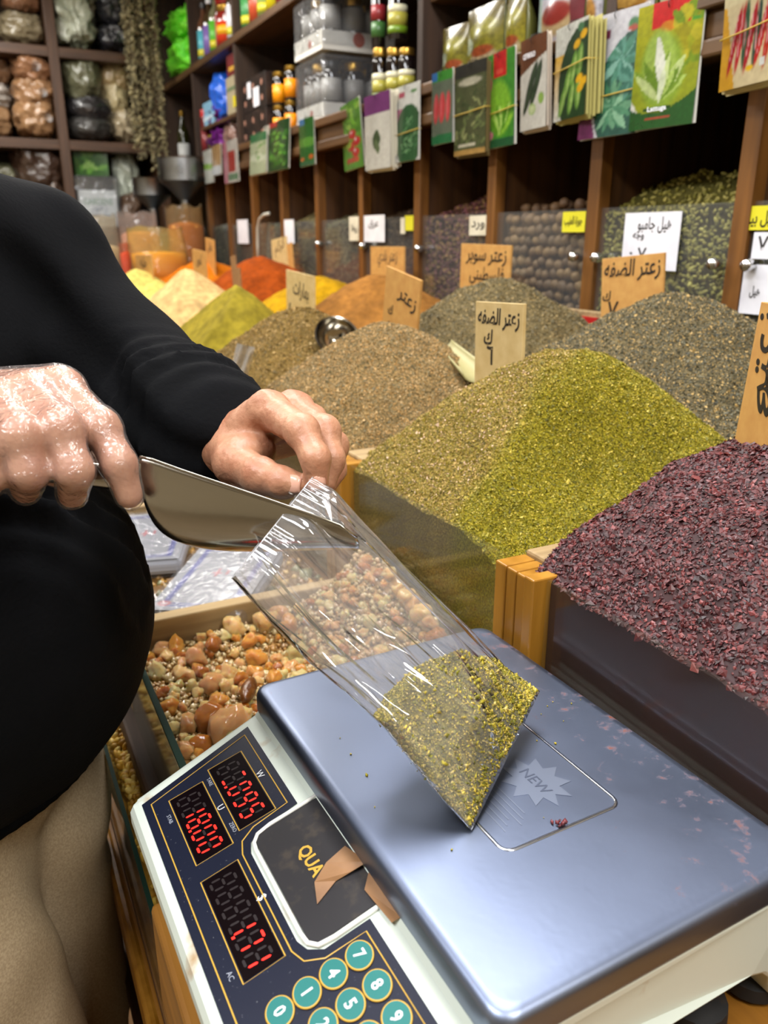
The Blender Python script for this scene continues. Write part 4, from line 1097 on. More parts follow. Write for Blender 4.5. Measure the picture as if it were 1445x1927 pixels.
for i in range(NT + 1):
    t = i / NT
    for k in range(NPH):
        p = bag_pt(t, 2 * PI * k / NPH); p = p.copy(); p[2] = max(p[2], PT + .0006); V.append(p)
Q = [(i * NPH + k, i * NPH + (k + 1) % NPH, (i + 1) * NPH + (k + 1) % NPH, (i + 1) * NPH + k) for i in range(NT) for k in range(NPH)]
Q.append(tuple(range(NPH - 1, -1, -1)))
V = np.array(V)
sp = bag_pt(.0, 0); org = np.array([c1.x, c1.y, c1.z])
bag = thing('plastic_bag', 'clear plastic bag part filled with zaatar standing on the scale plate', 'bag', c1)
bme = mesh('bag_film', V - org, Q, M_bag, True)
sa = bme.attributes.new('sheet', 'FLOAT_VECTOR', 'POINT')      # position on the sheet: across, along
sa.data.foreach_set('vector', np.array([(1.4 * math.cos(2 * PI * k / NPH) + (3 if k > NPH / 2 else 0), 2.6 * i / NT, 1.4 * math.sin(2 * PI * k / NPH)) for i in range(NT + 1) for k in range(NPH)], np.float32).ravel())
link('bag_film', bme, bag)
# pinched gather of the rim between finger and thumb
g = MB(); pin = Vector(at(580, 893, .556)) - Vector(org)
for k in range(7):
    a = at(560 + 12 * k, 905 + 6 * k, .552 + .002 * (k % 3)) - Vector(org); b_ = at(548 + 13 * k, 960 + 5 * k, .548 + .004 * (k % 2)) - Vector(org); c_ = at(566 + 12 * k, 962 + 5 * k, .552) - Vector(org)
    tip = at(568 + 4 * k, 888 + 2 * k, .556) - Vector(org)
    g.add([tip, a, b_, c_], [(0, 1, 2), (0, 3, 1), (1, 3, 2)])
g.obj('gathered_rim', M_bag, bag)
MB().tube([Vector(bag_pt(1, 2 * PI * k / 40)) - Vector(org) for k in range(40)], .0004, 4, True).obj('rim_edge', film('bag_edge', (.95, .95, .97), .35, .1, 1.6), bag)
# contents
VF, NS, NK = [], 26, 72
def tfill(ph): return np.interp(math.cos(ph), [-1, -.4, .3, 1], [.40, .42, .36, .17]) + .012 * math.sin(4 * ph)
for i in range(NS + 1):
    for k in range(NK):
        ph = 2 * PI * k / NK; p = np.array(bag_pt(.012 + (tfill(ph) - .012) * i / NS, ph, .965)); p[2] = max(p[2], PT + .0012); VF.append(p)
rim = np.array(VF[-NK:]); cc = rim.mean(0) + np.array([0, 0, .006])
for j in range(1, 6):
    for k in range(NK): 
        p = rim[k] * (1 - j / 6) + cc * j / 6; p = p + np.array([0, 0, .002 * float(vnoise(p[0] * 90, p[1] * 90, p[2] * 90, 3))]); VF.append(p)
VF.append(cc); VF = np.array(VF); ni = NS + 5
QF = [(i * NK + k, i * NK + (k + 1) % NK, (i + 1) * NK + (k + 1) % NK, (i + 1) * NK + k) for i in range(ni) for k in range(NK)]
tri = []
for a, b_, c_, d_ in QF: tri += [(a, b_, c_), (a, c_, d_)]
tri += [(ni * NK + k, ni * NK + (k + 1) % NK, len(VF) - 1) for k in range(NK)] + [(0, k + 1, k) for k in range(1, NK - 1)]
tri = np.array(tri)
pal = ['a39428', 'c4ac44', '7e7a20', 'd2bc6c', '63611c']
Cb = np.repeat(np.array([lin('8f8426')]), len(VF), 0)
fi = rng.integers(0, len(tri), 16000); ba = rng.dirichlet([1, 1, 1], 16000); P = (VF[tri[fi]] * ba[:, :, None]).sum(1); P[:, 2] = np.maximum(P[:, 2], PT + .0016)
v, f, c = bits(P, .0009, pick(pal, len(P), [.3, .25, .25, .08, .12]), _TET, (1, .7, .5))
me = mesh('bagged_zaatar', np.concatenate([VF, v]), np.concatenate([tri, f + len(VF)]), [M_spice, M_bits], False, [0] * len(tri) + [1] * len(f), np.concatenate([Cb, c]))
tag(link('bagged_zaatar', me), 'yellow-green zaatar filling the bottom of the clear bag', 'spice', kind='stuff')
# ------------------------------------------------------------------ spices behind the glass of the wall bins
def bin_fill(k, name, label, pal, wts, rise, peak=.5, g=0, gs=.002, shape=_TET, an=(1, .7, .5), cat='spice', surf=None):
    a, b_ = BAYS[k] + .013, BAYS[k + 1] - .013
    x0, x1 = SX + .025, 1.585
    nx, ny, nz_ = 24, 26, 24
    def top(x, y):
        t = (x - x0) / (x1 - x0); s = (y - a) / (b_ - a)
        return 1.424 + rise * np.clip(t * 3.2, 0, 1) * (1 - 1.3 * (s - peak) ** 2) + .010 * fbm(x * 14, y * 14, 0, 3, k) * np.clip(t * 6, 0, 1) - .012 * (1 - np.clip(t * 12, 0, 1)) * vnoise(0, y * 18, 0, k + 2)
    X, Y = np.meshgrid(np.linspace(x0, x1, nx + 1), np.linspace(a, b_, ny + 1)); Vt = np.stack([X, Y, top(X, Y)], -1).reshape(-1, 3)
    i = np.arange(ny)[:, None] * (nx + 1) + np.arange(nx)[None]; Qt = np.stack([i, i + 1, i + nx + 2, i + nx + 1], -1).reshape(-1, 4)
    fr = np.arange(ny + 1) * (nx + 1); lo_ = Vt[fr].copy(); lo_[:, 2] = .952; n = len(Vt); j = np.arange(ny)
    T_ = np.concatenate([Qt[:, [0, 1, 2]], Qt[:, [0, 2, 3]], np.stack([fr[j], n + j, n + j + 1], 1), np.stack([fr[j], n + j + 1, fr[j + 1]], 1)])
    V_ = np.concatenate([Vt, lo_]); w = np.array(wts, float); w /= w.sum()
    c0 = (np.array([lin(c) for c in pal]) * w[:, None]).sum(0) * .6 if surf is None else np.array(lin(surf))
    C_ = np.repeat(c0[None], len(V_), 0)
    mi = [0] * len(T_); VV, TT, CC = [V_], [T_], [C_]
    if g:
        n1 = int(g * .72)
        yy, zz = rng.uniform(a + .004, b_ - .004, n1), rng.uniform(1.10, 1.425, n1); P1 = np.stack([np.full(n1, x0 - min(gs * .5, .003)) + rng.uniform(0, gs * .6, n1), yy, zz], 1)
        n2 = g - n1; xx, yy = rng.uniform(x0 + .004, x0 + .30, n2), rng.uniform(a + .004, b_ - .004, n2); P2 = np.stack([xx, yy, top(xx, yy) + gs * .3], 1)
        P = np.concatenate([P1, P2]); gv_, gf_, gc_ = bits(P, gs, pick(pal, len(P), w), shape, an, var=.18)
        gv_[:, 0] = np.maximum(gv_[:, 0], SX + .0148)
        gv_[:, 1] = np.clip(gv_[:, 1], a - .0015, b_ + .0015)
        VV.append(gv_); TT.append(gf_ + len(V_)); CC.append(gc_); mi += [1] * len(gf_)
    me = mesh(name, np.concatenate(VV), np.concatenate(TT), [M_spice, M_bits], False, mi, np.clip(np.concatenate(CC), 0, 1))
    return tag(link(name, me), label, cat, kind='stuff')
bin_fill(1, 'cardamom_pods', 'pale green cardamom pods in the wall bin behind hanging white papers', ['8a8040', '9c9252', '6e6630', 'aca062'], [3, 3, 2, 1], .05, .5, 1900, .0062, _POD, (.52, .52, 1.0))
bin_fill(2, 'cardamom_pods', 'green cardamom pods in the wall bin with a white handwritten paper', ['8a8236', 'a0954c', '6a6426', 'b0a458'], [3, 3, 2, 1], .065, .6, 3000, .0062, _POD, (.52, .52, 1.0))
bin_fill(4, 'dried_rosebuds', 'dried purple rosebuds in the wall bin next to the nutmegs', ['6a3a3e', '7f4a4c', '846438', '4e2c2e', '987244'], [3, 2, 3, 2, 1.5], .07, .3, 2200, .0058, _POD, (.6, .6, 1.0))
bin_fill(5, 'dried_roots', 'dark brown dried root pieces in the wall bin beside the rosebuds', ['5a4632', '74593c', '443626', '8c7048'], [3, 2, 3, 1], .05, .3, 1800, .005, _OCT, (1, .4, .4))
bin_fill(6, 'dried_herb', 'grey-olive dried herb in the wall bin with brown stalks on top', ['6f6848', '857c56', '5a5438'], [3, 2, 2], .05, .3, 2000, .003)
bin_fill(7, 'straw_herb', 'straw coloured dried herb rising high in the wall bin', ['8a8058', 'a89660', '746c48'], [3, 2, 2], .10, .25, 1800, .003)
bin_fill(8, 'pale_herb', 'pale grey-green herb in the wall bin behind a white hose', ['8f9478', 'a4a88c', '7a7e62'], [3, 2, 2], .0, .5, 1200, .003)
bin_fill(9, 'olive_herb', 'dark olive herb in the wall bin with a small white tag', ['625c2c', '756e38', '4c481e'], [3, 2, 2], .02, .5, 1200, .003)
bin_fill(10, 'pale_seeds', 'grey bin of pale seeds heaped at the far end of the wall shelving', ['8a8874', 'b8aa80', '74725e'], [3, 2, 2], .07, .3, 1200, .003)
# nutmegs, one by one, stacked behind the glass
nm_mats = [mat('nutmeg_a', '8a6a48', .6, col2='664a30', nscale=160), mat('nutmeg_b', '785a3e', .6, col2='543c28', nscale=160), mat('nutmeg_c', '9a7850', .6, col2='705232', nscale=160)]
NM = []
for q in range(6):
    m_ = lump(40 + q, 2, .10); m_.name = 'nutmeg'; m_.materials.clear(); m_.materials.append(nm_mats[q % 3]); NM.append(m_)
a, b_ = BAYS[3] + .013, BAYS[4] - .013; r = .0128; row = 0; z = 1.085; cnt = 0
def put_nut(p, s, lb='round brown nutmeg stacked behind the glass of the wall bin'):
    o = link('nutmeg', NM[int(rng.integers(6))]); o.location = p; o.rotation_euler = tuple(rng.uniform(0, 6.3, 3)); o.scale = (s, s, s * 1.15)
    tag(o, lb, 'nutmeg', 'nutmegs in the wall bin')
while z < 1.432:
    y = a + r * 1.2 + (r if row % 2 else 0)
    while y < b_ - r * 1.15:
        put_nut(Vector((SX + .0305 + rng.uniform(0, .007), y + rng.uniform(-.003, .003), z + rng.uniform(-.004, .004))), r * rng.uniform(.86, 1.06)); y += r * 2.15
    z += r * 1.86; row += 1
for q in range(34):
    put_nut(Vector((SX + .05 + rng.uniform(0, .18), rng.uniform(a + .02, b_ - .02), 1.436 + rng.uniform(0, .018))), r * rng.uniform(.9, 1.05), 'round brown nutmeg lying loose on top above the glass')
MB().box((SX + .046, a - .0005, .952), (1.585, b_ + .0005, 1.425)).obj('nutmeg_filling', nm_mats[1])
tag(bpy.data.objects['nutmeg_filling'], 'deeper brown nutmegs packed behind the front layer', 'nutmegs', kind='stuff')

# ------------------------------------------------------------------ handwritten wooden price boards
W_sign = wood('sign_board_wood', 'c99a55', 'b98646', 'z', .55, bump=.1)
W_pale = wood('sign_board_pale', 'd0b883', 'bfa46c', 'z', .55, bump=.1)
W_edge = mat('sign_board_edge', '9a7448', .7, col2='7c5a36', nscale=120)
M_ink = mat('marker_ink', '1f1a18', .5)
M_faint = mat('faded_ink', '6a5238', .6)
_sign_bm = {}
def sign(label, tl, tr, bl, X, m, lines, X2=None, name='price_sign', ink=None, thick=.005, extra=.03):
    """board through three photo points standing at depth X; the bottom runs on into the spice"""
    P0, P1, P2 = onx(*tl, X), onx(*tr, X2 or X), onx(*bl, X)
    ex = (P1 - P0); w = ex.length; ex.normalize(); dn = P2 - P0; dn = dn - ex * dn.dot(ex); h = dn.length + extra; dn.normalize()
    t = thing(name, label, 'sign', P0 + dn * h + ex * w / 2)
    nrm = ex.cross(-dn)
    Mx = Matrix((ex, -dn, nrm)).transposed().to_4x4(); t.matrix_world = Mx @ Matrix.Identity(4); t.matrix_world.translation = P0 + dn * h + ex * w / 2
    t.matrix_world = Matrix.Translation(P0 + dn * h + ex * w / 2) @ Mx
    MB().box((-w / 2, 0, -thick), (w / 2, h, 0)).obj('board', [m], t, bev=.0006)
    for txt, u, v, size, rot, wd in lines:   # u across, v down from the top edge, as parts of the board
        o = link('handwriting', letters('handwriting', arabic(txt), size, ink or M_ink, .0002, .0005, wd, .12), t)
        o.location = (-w / 2 + u * w, h - v * (h - extra), .0005); o.rotation_euler = (0, 0, math.radians(rot))
    return t
sign('pale wooden board marked for West Bank zaatar standing in the bright green heap', (895, 567), (985, 572), (888, 700), .60, W_pale, [('زعتر الضفه', .5, .22, .028, 0, .092), ('ك', .30, .47, .026, 0, .020), ('٦', .34, .72, .034, 0, .014)])
sign('tan wooden price board in front of the cardamom bin behind the dark heap', (1133, 487), (1250, 475), (1130, 600), 1.075, W_sign, [('زعتر الضفه', .5, .22, .040, 0, .140), ('ك', .10, .62, .024, 0, .022), ('٧', .22, .84, .04, 0, .028)], extra=.05)
sign('square tan wooden price board in front of the nutmeg bin', (868, 458), (962, 462), (866, 532), 1.07, W_sign, [('زعتر سوبر', .52, .32, .042, 0, .165), ('فلسطيني', .55, .80, .042, 0, .14)], extra=.06)
sign('leaning tan wooden price board stuck in the cinnamon side of the brown heap', (727, 500), (792, 528), (703, 610), .74, W_sign, [('زعتر', .66, .38, .038, -12, .075), ('ك', .22, .62, .026, 0, .02), ('٥', .20, .88, .03, 0, .014)], extra=.05)
sign('orange-tan wooden price board behind the leaning board', (697, 464), (760, 464), (696, 540), 1.06, W_sign, [('زعتر بلدي', .52, .28, .042, 0, .12)], ink=M_faint, extra=.06)
sign('small wooden price board between the paprika and turmeric heaps', (538, 507), (590, 520), (536, 585), .76, W_pale, [('بهارات', .55, .42, .05, -4, .11), ('٤', .14, .85, .03, 0, .018)], extra=.05)
sign('blank-looking pale board with faint writing behind the paprika heap', (510, 452), (538, 444), (497, 505), 1.10, W_pale, [('كركم', .55, .35, .05, 8, .12)], ink=M_faint, extra=.05)
sign('small upright board with faint writing behind the beige heap', (361, 468), (386, 474), (358, 520), .74, W_sign, [('كمون', .5, .35, .05, 0, .08)], ink=M_faint, extra=.05)
sign('small orange-tan board beside the tan powder bag', (386, 447), (402, 452), (384, 492), .95, W_sign, [('فلفل', .5, .35, .05, 0, .07)], ink=M_faint, extra=.05)
sign('small tan board with ink letters behind the pale yellow heap', (254, 480), (284, 480), (254, 520), .66, W_sign, [('حلبه', .5, .35, .06, 0, .13)], extra=.05)
sign('narrow wooden slat seen edge-on in the paprika heap', (433, 483), (441, 480), (441, 556), .80, W_edge, [], extra=.05, name='sign_stake')
sign('second narrow slat standing beside the edge-on one in the paprika heap', (443, 505), (450, 504), (449, 556), .78, W_edge, [], extra=.05, name='sign_stake')
sign('orange wooden stick leaning against the wall bins behind the turmeric heap', (539, 460), (548, 456), (563, 512), 1.10, W_sign, [], extra=.05, name='wooden_stick')
sign('large tan wooden board with sideways writing standing between sumac and dark zaatar', (1432, 568), (1560, 590), (1378, 800), .655, W_sign, [('زعتر', .27, .40, .055, 98, .085), ('٤', .36, .70, .04, 100, .03)], X2=.60, extra=.06)

# ------------------------------------------------------------------ paper notes on the wall bins
M_paper = mat('white_paper', 'e6e6ec', .8, col2='d6d6de', nscale=18, bump=.2, bscale=14, bdist=.004)
M_aged = mat('aged_paper', 'd8d2bc', .8, col2='c8c0a6', nscale=18)
M_yel = mat('yellow_card', 'd8d022', .6)
def note(label, x0, y0, x1, y1, m, lines=(), skew=0, name='paper_note', xo=.004):
    P0, P1, P2 = onx(x0, y0, SX + xo), onx(x1, y0 + skew, SX + xo), onx(x0, y1, SX + xo)
    w = abs(P1.y - P0.y); h = P0.z - P2.z
    t = thing(name, label, 'note', (SX + xo, (P0.y + P1.y) / 2, P2.z))
    MB().box((-.0008, -w / 2, 0), (0, w / 2, h)).obj('paper', m, t)
    for txt, u, v, size, wd in lines:
        o = link('handwriting', letters('handwriting', arabic(txt), size, M_ink, .0002, .0004, wd), t); place(o, (-.0011, w / 2 - u * w, h - v * h), (0, -1, 0), (0, 0, 1))
    return t
note('large white paper with black handwriting taped on the cardamom bin', 1178, 401, 1284, 506, M_paper, [('هيل جامبو', .55, .22, .030, .085), ('وجه', .28, .42, .018, .03), ('٧ ٠', .30, .70, .026, .045)])
note('yellow card with black print on the nutmeg bin', 1060, 399, 1103, 437, M_yel, [('جوزة الطيب', .48, .48, .022, .058)])
note('yellow card with black print on the bin beside the white papers', 1409, 388, 1480, 433, M_yel, [('هيل بيو', .42, .55, .026, .06)])
note('white paper note just under the yellow card', 1420, 437, 1500, 487, M_paper, [('٧', .25, .4, .03, .02)])
note('long white paper strip hanging low on the end bin', 1402, 497, 1480, 590, M_paper, [('هيل', .35, .55, .02, .02)])
note('white paper tag on the rosebud bin', 884, 406, 917, 443, M_aged, [('ورد', .5, .5, .03, .06)])
note('white square paper on the dark root bin beside the upright', 683, 406, 724, 455, M_paper, [('عرق', .5, .35, .03, .07)])
note('creased white paper tag on the grey herb bin beside the upright', 657, 408, 678, 453, M_aged, [('زوفا', .5, .5, .03, .05)])
note('yellow tag on the root bin next to the rosebuds', 762, 406, 778, 434, M_yel)
note('cream torn tag beside the small yellow tag', 754, 410, 763, 440, M_aged)
note('white paper tag on the straw herb bin', 529, 414, 553, 458, M_paper)
note('small white tag on the far olive herb bin', 446, 414, 466, 458, M_paper)
# ------------------------------------------------------------------ seed packets hung along the rail
M_print = mat('glossy_print', 'c8c8c8', .25, col2='b4b4b4', nscale=12, attr=True, coat=.3, bump=.15, bscale=30, bdist=.003)
M_packback = mat('packet_paper', 'd8d6cc', .6)
M_band = mat('rubber_band', 'b0922c', .5)
M_hook = mat('wire_hook', '3a3a3a', .4, .8)
PXP = SX - .036
def packet(label, x0, x1, yt, yb, pr, tilt=0, n=1, band=None, dx=0.0, text=None, back='d8d6cc', turn=0):
    """n packets hooked on the rail; x0,x1,yt,yb is the area they fill in the photo"""
    X = PXP - .004 * n - dx
    c0, c1 = onx(x0, (yt + yb) / 2, X), onx(x1, (yt + yb) / 2, X); mid = (x0 + x1) / 2
    zt, zb = onx(mid, yt, X).z, onx(mid, yb, X).z; w, h = abs(c0.y - c1.y) * .96, zt - zb
    t = thing('seed_packet' if n == 1 else 'seed_packet_bundle', label, 'seed packet', (X, (c0.y + c1.y) / 2, zt))
    t.rotation_euler = (math.radians(tilt), 0, math.radians(-90 + turn))
    pr.w, pr.h = w, h
    bm_ = mat('packet_back_' + back, back, .55)
    for i in range(n):
        g = MB().box((-w / 2, .0014, -h), (w / 2, .0030, 0)); 
        if i == 0:
            V_, F_, C_ = pr.data(-.002, -.003)
            link('printed_front', mesh('printed_front', V_, F_, M_print, True, cols=C_), t)
        g.obj('packet' if n > 1 else 'back_sheet', bm_, t, loc=(.0015 * i * (-1) ** i, .0034 * i, -.003 * (i % 3)), rot=(0, math.radians(.9 * ((i * 7) % 3 - 1)), 0))
    if band is not None:
        zz = -h * band; d_ = .0034 * n + .003
        MB().tube([(-w / 2 - .001, -.004, zz - .002), (0, -.0055, zz), (w / 2 + .001, -.004, zz + .004), (w / 2 + .001, d_, zz + .004), (-w / 2 - .001, d_, zz)], .0012, 6, True).obj('rubber_band', M_band, t, True)
    MB().tube([(0, -.004, -.012), (0, -.008, -.006), (0, -.004, .002), (0, .01, .006), (0, .03, .006)], .0009, 6).obj('hook', M_hook, t, True)
    for tx, u, v, sz, wd, mm in (text or []):
        o = link('lettering', letters('lettering', tx, sz, mm, .0002, .0002, wd), t); o.matrix_local = Matrix.Translation((-w / 2 + u * w, -.0055, -v * h)) @ Matrix.Rotation(PI / 2, 4, 'X')
    return t
def leaves(p, cx, cy, n, L, wd, cols, seed=0, a0=0, span=360):
    r = random.Random(seed)
    for i in range(n): p.leaf(cx, cy, L * r.uniform(.7, 1.1), wd * r.uniform(.7, 1.2), a0 + span * i / n + r.uniform(-9, 9), cols[i % len(cols)])
    return p
def foliage(p, n, x0, y0, x1, y1, L, wd, cols, seed):
    r = random.Random(seed)
    for i in range(n): p.leaf(r.uniform(x0, x1), r.uniform(y0, y1), L * r.uniform(.6, 1.2), wd * r.uniform(.6, 1.2), r.uniform(20, 160), cols[i % len(cols)])
    return p
WH, RD = M_wprint, mat('dark_red_print', '8e1a22', .5)
# the big lettuce packet
p = Print(.1, .17, '9aa51e', 48, 72); p.grad(0, .4, 1, 1, 'b8b41c'); p.rect(.24, .80, .82, 1, 'd81e20'); p.rect(.84, .80, .96, .93, '4f9a30'); p.ell(.5, .80, .12, .07, 'e08a20'); foliage(p, 16, .72, .45, .98, .85, .22, .10, ['a8a018', '7d9a1e', 'c2b828'], 3)
p.below(lambda x: .30 - .28 * np.sin(np.clip((x + .08) / 1.16, 0, 1) * PI), 'e8e8dc'); p.below(lambda x: .13 + .22 * (x - .35) ** 2 * 1.6, '1f5a22')
p.ell(.45, .45, .34, .52, '8fae32', 6); p.ell(.42, .50, .25, .48, 'a9c653', 6); leaves(p, .46, .22, 15, .62, .07, ['b9d46a', '7d9f2a', 'cfe093', '6d9222'], 4, 40, 110); p.leaf(.50, .28, .80, .075, 100, 'eef0dc'); p.leaf(.45, .20, .5, .05, 84, 'e3ecc4'); p.rect(.22, .14, .66, .18, '1d4a1c'); p.rect(.26, .075, .66, .095, 'c84a3a'); p.noise(.16, 26, 3)
packet('large seed packet with a white-ribbed lettuce and red header', 1197, 1311, 2, 238, p, 1, text=[('Lattuga', .45, .845, .011, .04, WH)], turn=6)
# sage-like leaves, purple edge
p = Print(.1, .18, 'd8d6da', 48, 72); p.grad(0, 0, .35, .62, 'b9a0b4'); p.below(lambda x: .66 - 2.1 * x, '7d2f66'); m_ = (p.x - 1.05) ** 2 / .80 ** 2 + (p.y - .30) ** 2 / .56 ** 2 < 1; p.put(m_, '2c5a4c'); q = p.c.copy()
leaves(p, .66, .62, 16, .42, .055, ['5f9a86', '3f7a68', '86b8a6', '4d8a72'], 5); leaves(p, .58, .24, 16, .42, .055, ['6aa07a', '3f7f5c', '8fc09a', '54906c'], 6); leaves(p, .85, .42, 9, .3, .05, ['5f9a86', '3f7a68'], 7); p.c = np.where(m_[..., None], p.c, np.where(((p.x > .34))[..., None] & (p.y < .05)[..., None], p.c, 0) + np.where(((p.x > .34) & (p.y < .05))[..., None], 0, 1) * np.where(m_[..., None], p.c, q))
p.rect(.10, .80, .42, .87, '8a3a58'); p.ell(.80, .87, .09, .09, '4f8a5a'); p.ell(.80, .84, .09, .04, 'c05a4a'); p.noise(.14, 24, 5)
packet('purple and white seed packet with grey-green herb leaves under a rubber band', 1102, 1208, 24, 256, p, -1, band=.66, text=[('UNICA', .26, .165, .010, .032, WH)], turn=4)
# zucchini bundle
p = Print(.1, .17, 'dcdccf', 44, 66); p.grad(0, 0, .5, .7, 'e3b23c'); m_ = (p.x - 1.0) ** 2 / .86 ** 2 + (p.y - .34) ** 2 / .62 ** 2 < 1; p.put(m_, '22401e')
for x_, y_, rt in ((.45, .40, 74), (.62, .52, 78), (.80, .58, 84), (.30, .20, 70), (.78, .26, 88), (.58, .22, 80)): p.ell(x_, y_, .30, .085, '6d9a3c', rt); p.ell(x_ + .02, y_, .24, .03, 'a5c46a', rt)
for x_, y_ in ((.88, .84), (.80, .40), (.92, .36), (.70, .76), (.84, .30)): p.ell(x_, y_, .10, .07, 'f0b81c', 30)
p.ell(.80, .92, .09, .08, '4a7a4c'); p.noise(.18, 22, 8)
packet('thick bundle of zucchini seed packets with yellow flowers', 1032, 1111, 45, 222, p, 3, n=9, band=.45, back='b9b06a', turn=-10)
# brown CETRIOLO packet
p = Print(.09, .17, 'd9d5c8', 40, 60); p.rect(0, .60, 1, 1, '6d3f22'); p.below(lambda x: .62 + .18 * x, 'd9d5c8') ; p.grad(0, .72, .2, 1, '7d4a2a')
for x_, y_, rt in ((.40, .46, 62), (.58, .42, 66), (.50, .56, 60), (.70, .55, 70), (.32, .34, 60)): p.ell(x_, y_, .36, .095, '2a3a26', rt); p.ell(x_, y_ + .015, .26, .02, '4a5c40', rt)
p.ell(.50, .22, .14, .12, 'a9c27a'); p.ell(.50, .22, .10, .08, 'd0dca4'); p.ell(.82, .32, .10, .12, '8fb254'); p.noise(.1, 20, 9)
packet('brown and white cucumber seed packets fanned out', 969, 1031, 70, 242, p, 4, n=4, text=[('CETRIOLO', .42, .19, .013, .050, WH)], back='cdbfae', turn=-8)
# green lettuce with red header
p = Print(.08, .17, '3f8a2a', 40, 60); p.rect(.28, .74, .74, 1, 'c8211f'); p.ell(.5, .80, .14, .06, 'e0503a'); p.ell(.5, .42, .40, .62, '7db52e', 8); leaves(p, .5, .12, 14, .75, .09, ['8fc63a', '5f9a22', 'b4dc6a', '4d8a1c'], 9, 50, 85); p.below(lambda x: .09 + 0 * x, '1f5a32'); p.ell(.16, .14, .14, .10, 'd07a86'); p.ell(.12, .70, .12, .22, 'c85a6a'); p.noise(.2, 22, 10)
packet('green seed packet with leafy lettuce, red header and rubber band', 906, 971, 98, 276, p, 3, band=.62, turn=-6)
p = Print(.07, .17, '4c5232', 36, 60); p.rect(0, .86, 1, 1, '2a2a24'); p.ell(.5, .80, .36, .10, 'b9b49c'); foliage(p, 60, .05, .06, .95, .62, .26, .035, ['6d7a46', '3f4c2a', '8f9460', '56613a'], 11); p.rect(0, 0, 1, .05, 'b08a4a'); p.rect(.15, .09, .7, .12, 'c8c2a8'); p.noise(.2, 22, 11)
packet('olive green herb seed packet with a rubber band beside the lettuce packet', 853, 914, 118, 290, p, 2, n=3, band=.53, back='6a5a34')
p = Print(.06, .17, '5f6a58', 32, 56); p.rect(0, .86, 1, 1, '3a8a2e'); p.rect(0, .88, .3, 1, '2f6aa8'); p.below(lambda x: .12 + .02 * x, '1f6a3c')
for x_, wv_ in ((.22, .13), (.52, .15), (.80, .10)): p.ell(x_, .50, .58, wv_, 'c23a3e', 88); p.ell(x_ - .03, .52, .5, .03, 'd8686a', 88)
p.noise(.12, 20, 12)
packet('seed packet with long red roots beside the dark thin bottle', 811, 851, 134, 270, p, 2)
p = Print(.06, .17, 'dcdcd4', 32, 56); p.grad(0, 0, .5, .7, 'b86a8a'); m_ = (p.x - .62) ** 2 / .52 ** 2 + (p.y - .33) ** 2 / .42 ** 2 < 1; p.put(m_, '2f5a34'); foliage(p, 40, .25, .08, .95, .55, .3, .02, ['5f8f5a', '3f6f44', '86ac7c'], 13); p.rect(.08, .84, .45, .92, 'b03a5a'); p.ell(.8, .9, .12, .07, '5a8a4a'); p.noise(.12, 20, 13)
packet('white and pink dill seed packet with a rubber band by the post', 741, 789, 160, 304, p, 0, band=.62)
p = Print(.06, .17, 'dcd9cc', 32, 56); p.rect(0, .74, 1, 1, '7d3f78'); p.leaf(.45, .25, .8, .16, 86, '4a5c3c'); p.leaf(.55, .2, .6, .10, 100, '6a7a54'); p.noise(.1, 20, 14)
packet('fanned bundle of white seed packets with a purple top', 684, 734, 176, 318, p, 2, n=7, back='d2ccb8')
p = Print(.07, .17, '5f9a32', 34, 56); foliage(p, 20, .1, .5, .9, .9, .3, .09, ['7db83c', '4a8226', 'a4cc5a'], 15)
for x_, y_ in ((.55, .52), (.75, .40), (.45, .34), (.68, .24)): p.ell(x_, y_, .18, .17, 'c8262e'); p.ell(x_ - .04, y_ + .03, .05, .05, 'f0d8d8')
p.ell(.2, .40, .16, .3, '9ab846', 70); p.rect(.2, .10, .8, .17, 'c84a3a'); p.noise(.15, 20, 15)
packet('seed packet of red radishes with green tops', 628, 689, 192, 318, p, 5, turn=-10)
p = Print(.06, .15, '2f6a2c', 28, 50); p.ell(.5, .5, .25, .75, '5f9a3c', 88); p.ell(.2, .15, .14, .1, 'd0703a'); p.ell(.8, .18, .14, .12, 'c8602a'); p.rect(.0, .88, .4, 1, '3f7ab0'); p.rect(0, 0, 1, .08, '3a6a44'); p.noise(.2, 18, 16)
packet('narrow green seed packet with orange carrots at its foot', 563, 591, 222, 312, p, 1)
p = Print(.06, .17, '1f4a22', 30, 54); foliage(p, 60, .1, .05, .9, .8, .3, .06, ['4f9a2e', '2f6a22', '7db84a', '3f8228'], 17); p.rect(.0, .9, .4, 1, 'b82a26'); p.noise(.15, 20, 17)
packet('dark green seed packet with curly parsley', 508, 548, 226, 322, p, -4)
p = Print(.05, .16, 'd8d4c4', 24, 46); p.grad(0, 0, 1, .5, 'b8955a'); p.noise(.1, 16, 18)
packet('pale tan seed packet half behind the parsley packet', 497, 512, 236, 312, p, 3, dx=-.012)
p = Print(.05, .16, 'b9c4a0', 28, 50); p.rect(0, .80, 1, 1, '2f7a4a'); p.ell(.5, .4, .3, .6, 'd4dcc0', 80); foliage(p, 14, .2, .3, .8, .75, .3, .05, ['6a9a54', '8fb472'], 19); p.noise(.12, 18, 19)
packet('white and green seed packet with a pale stalk', 472, 504, 250, 328, p, -3, n=2)
p = Print(.05, .16, 'c9c4bc', 24, 46); p.rect(.35, .25, .85, .75, 'a8362e'); p.rect(.0, .0, .3, 1, 'c2788a'); p.rect(.3, .05, 1, .2, '6a8a6a'); p.noise(.1, 16, 20)
packet('red and pink seed packet near the end of the rail', 420, 447, 264, 344, p, 1)
p = Print(.05, .16, 'b89464', 22, 44); p.rect(0, 0, 1, .3, 'd0d4d8'); p.noise(.1, 16, 21)
packet('tan seed packet with a white foot', 400, 417, 272, 330, p, -2)
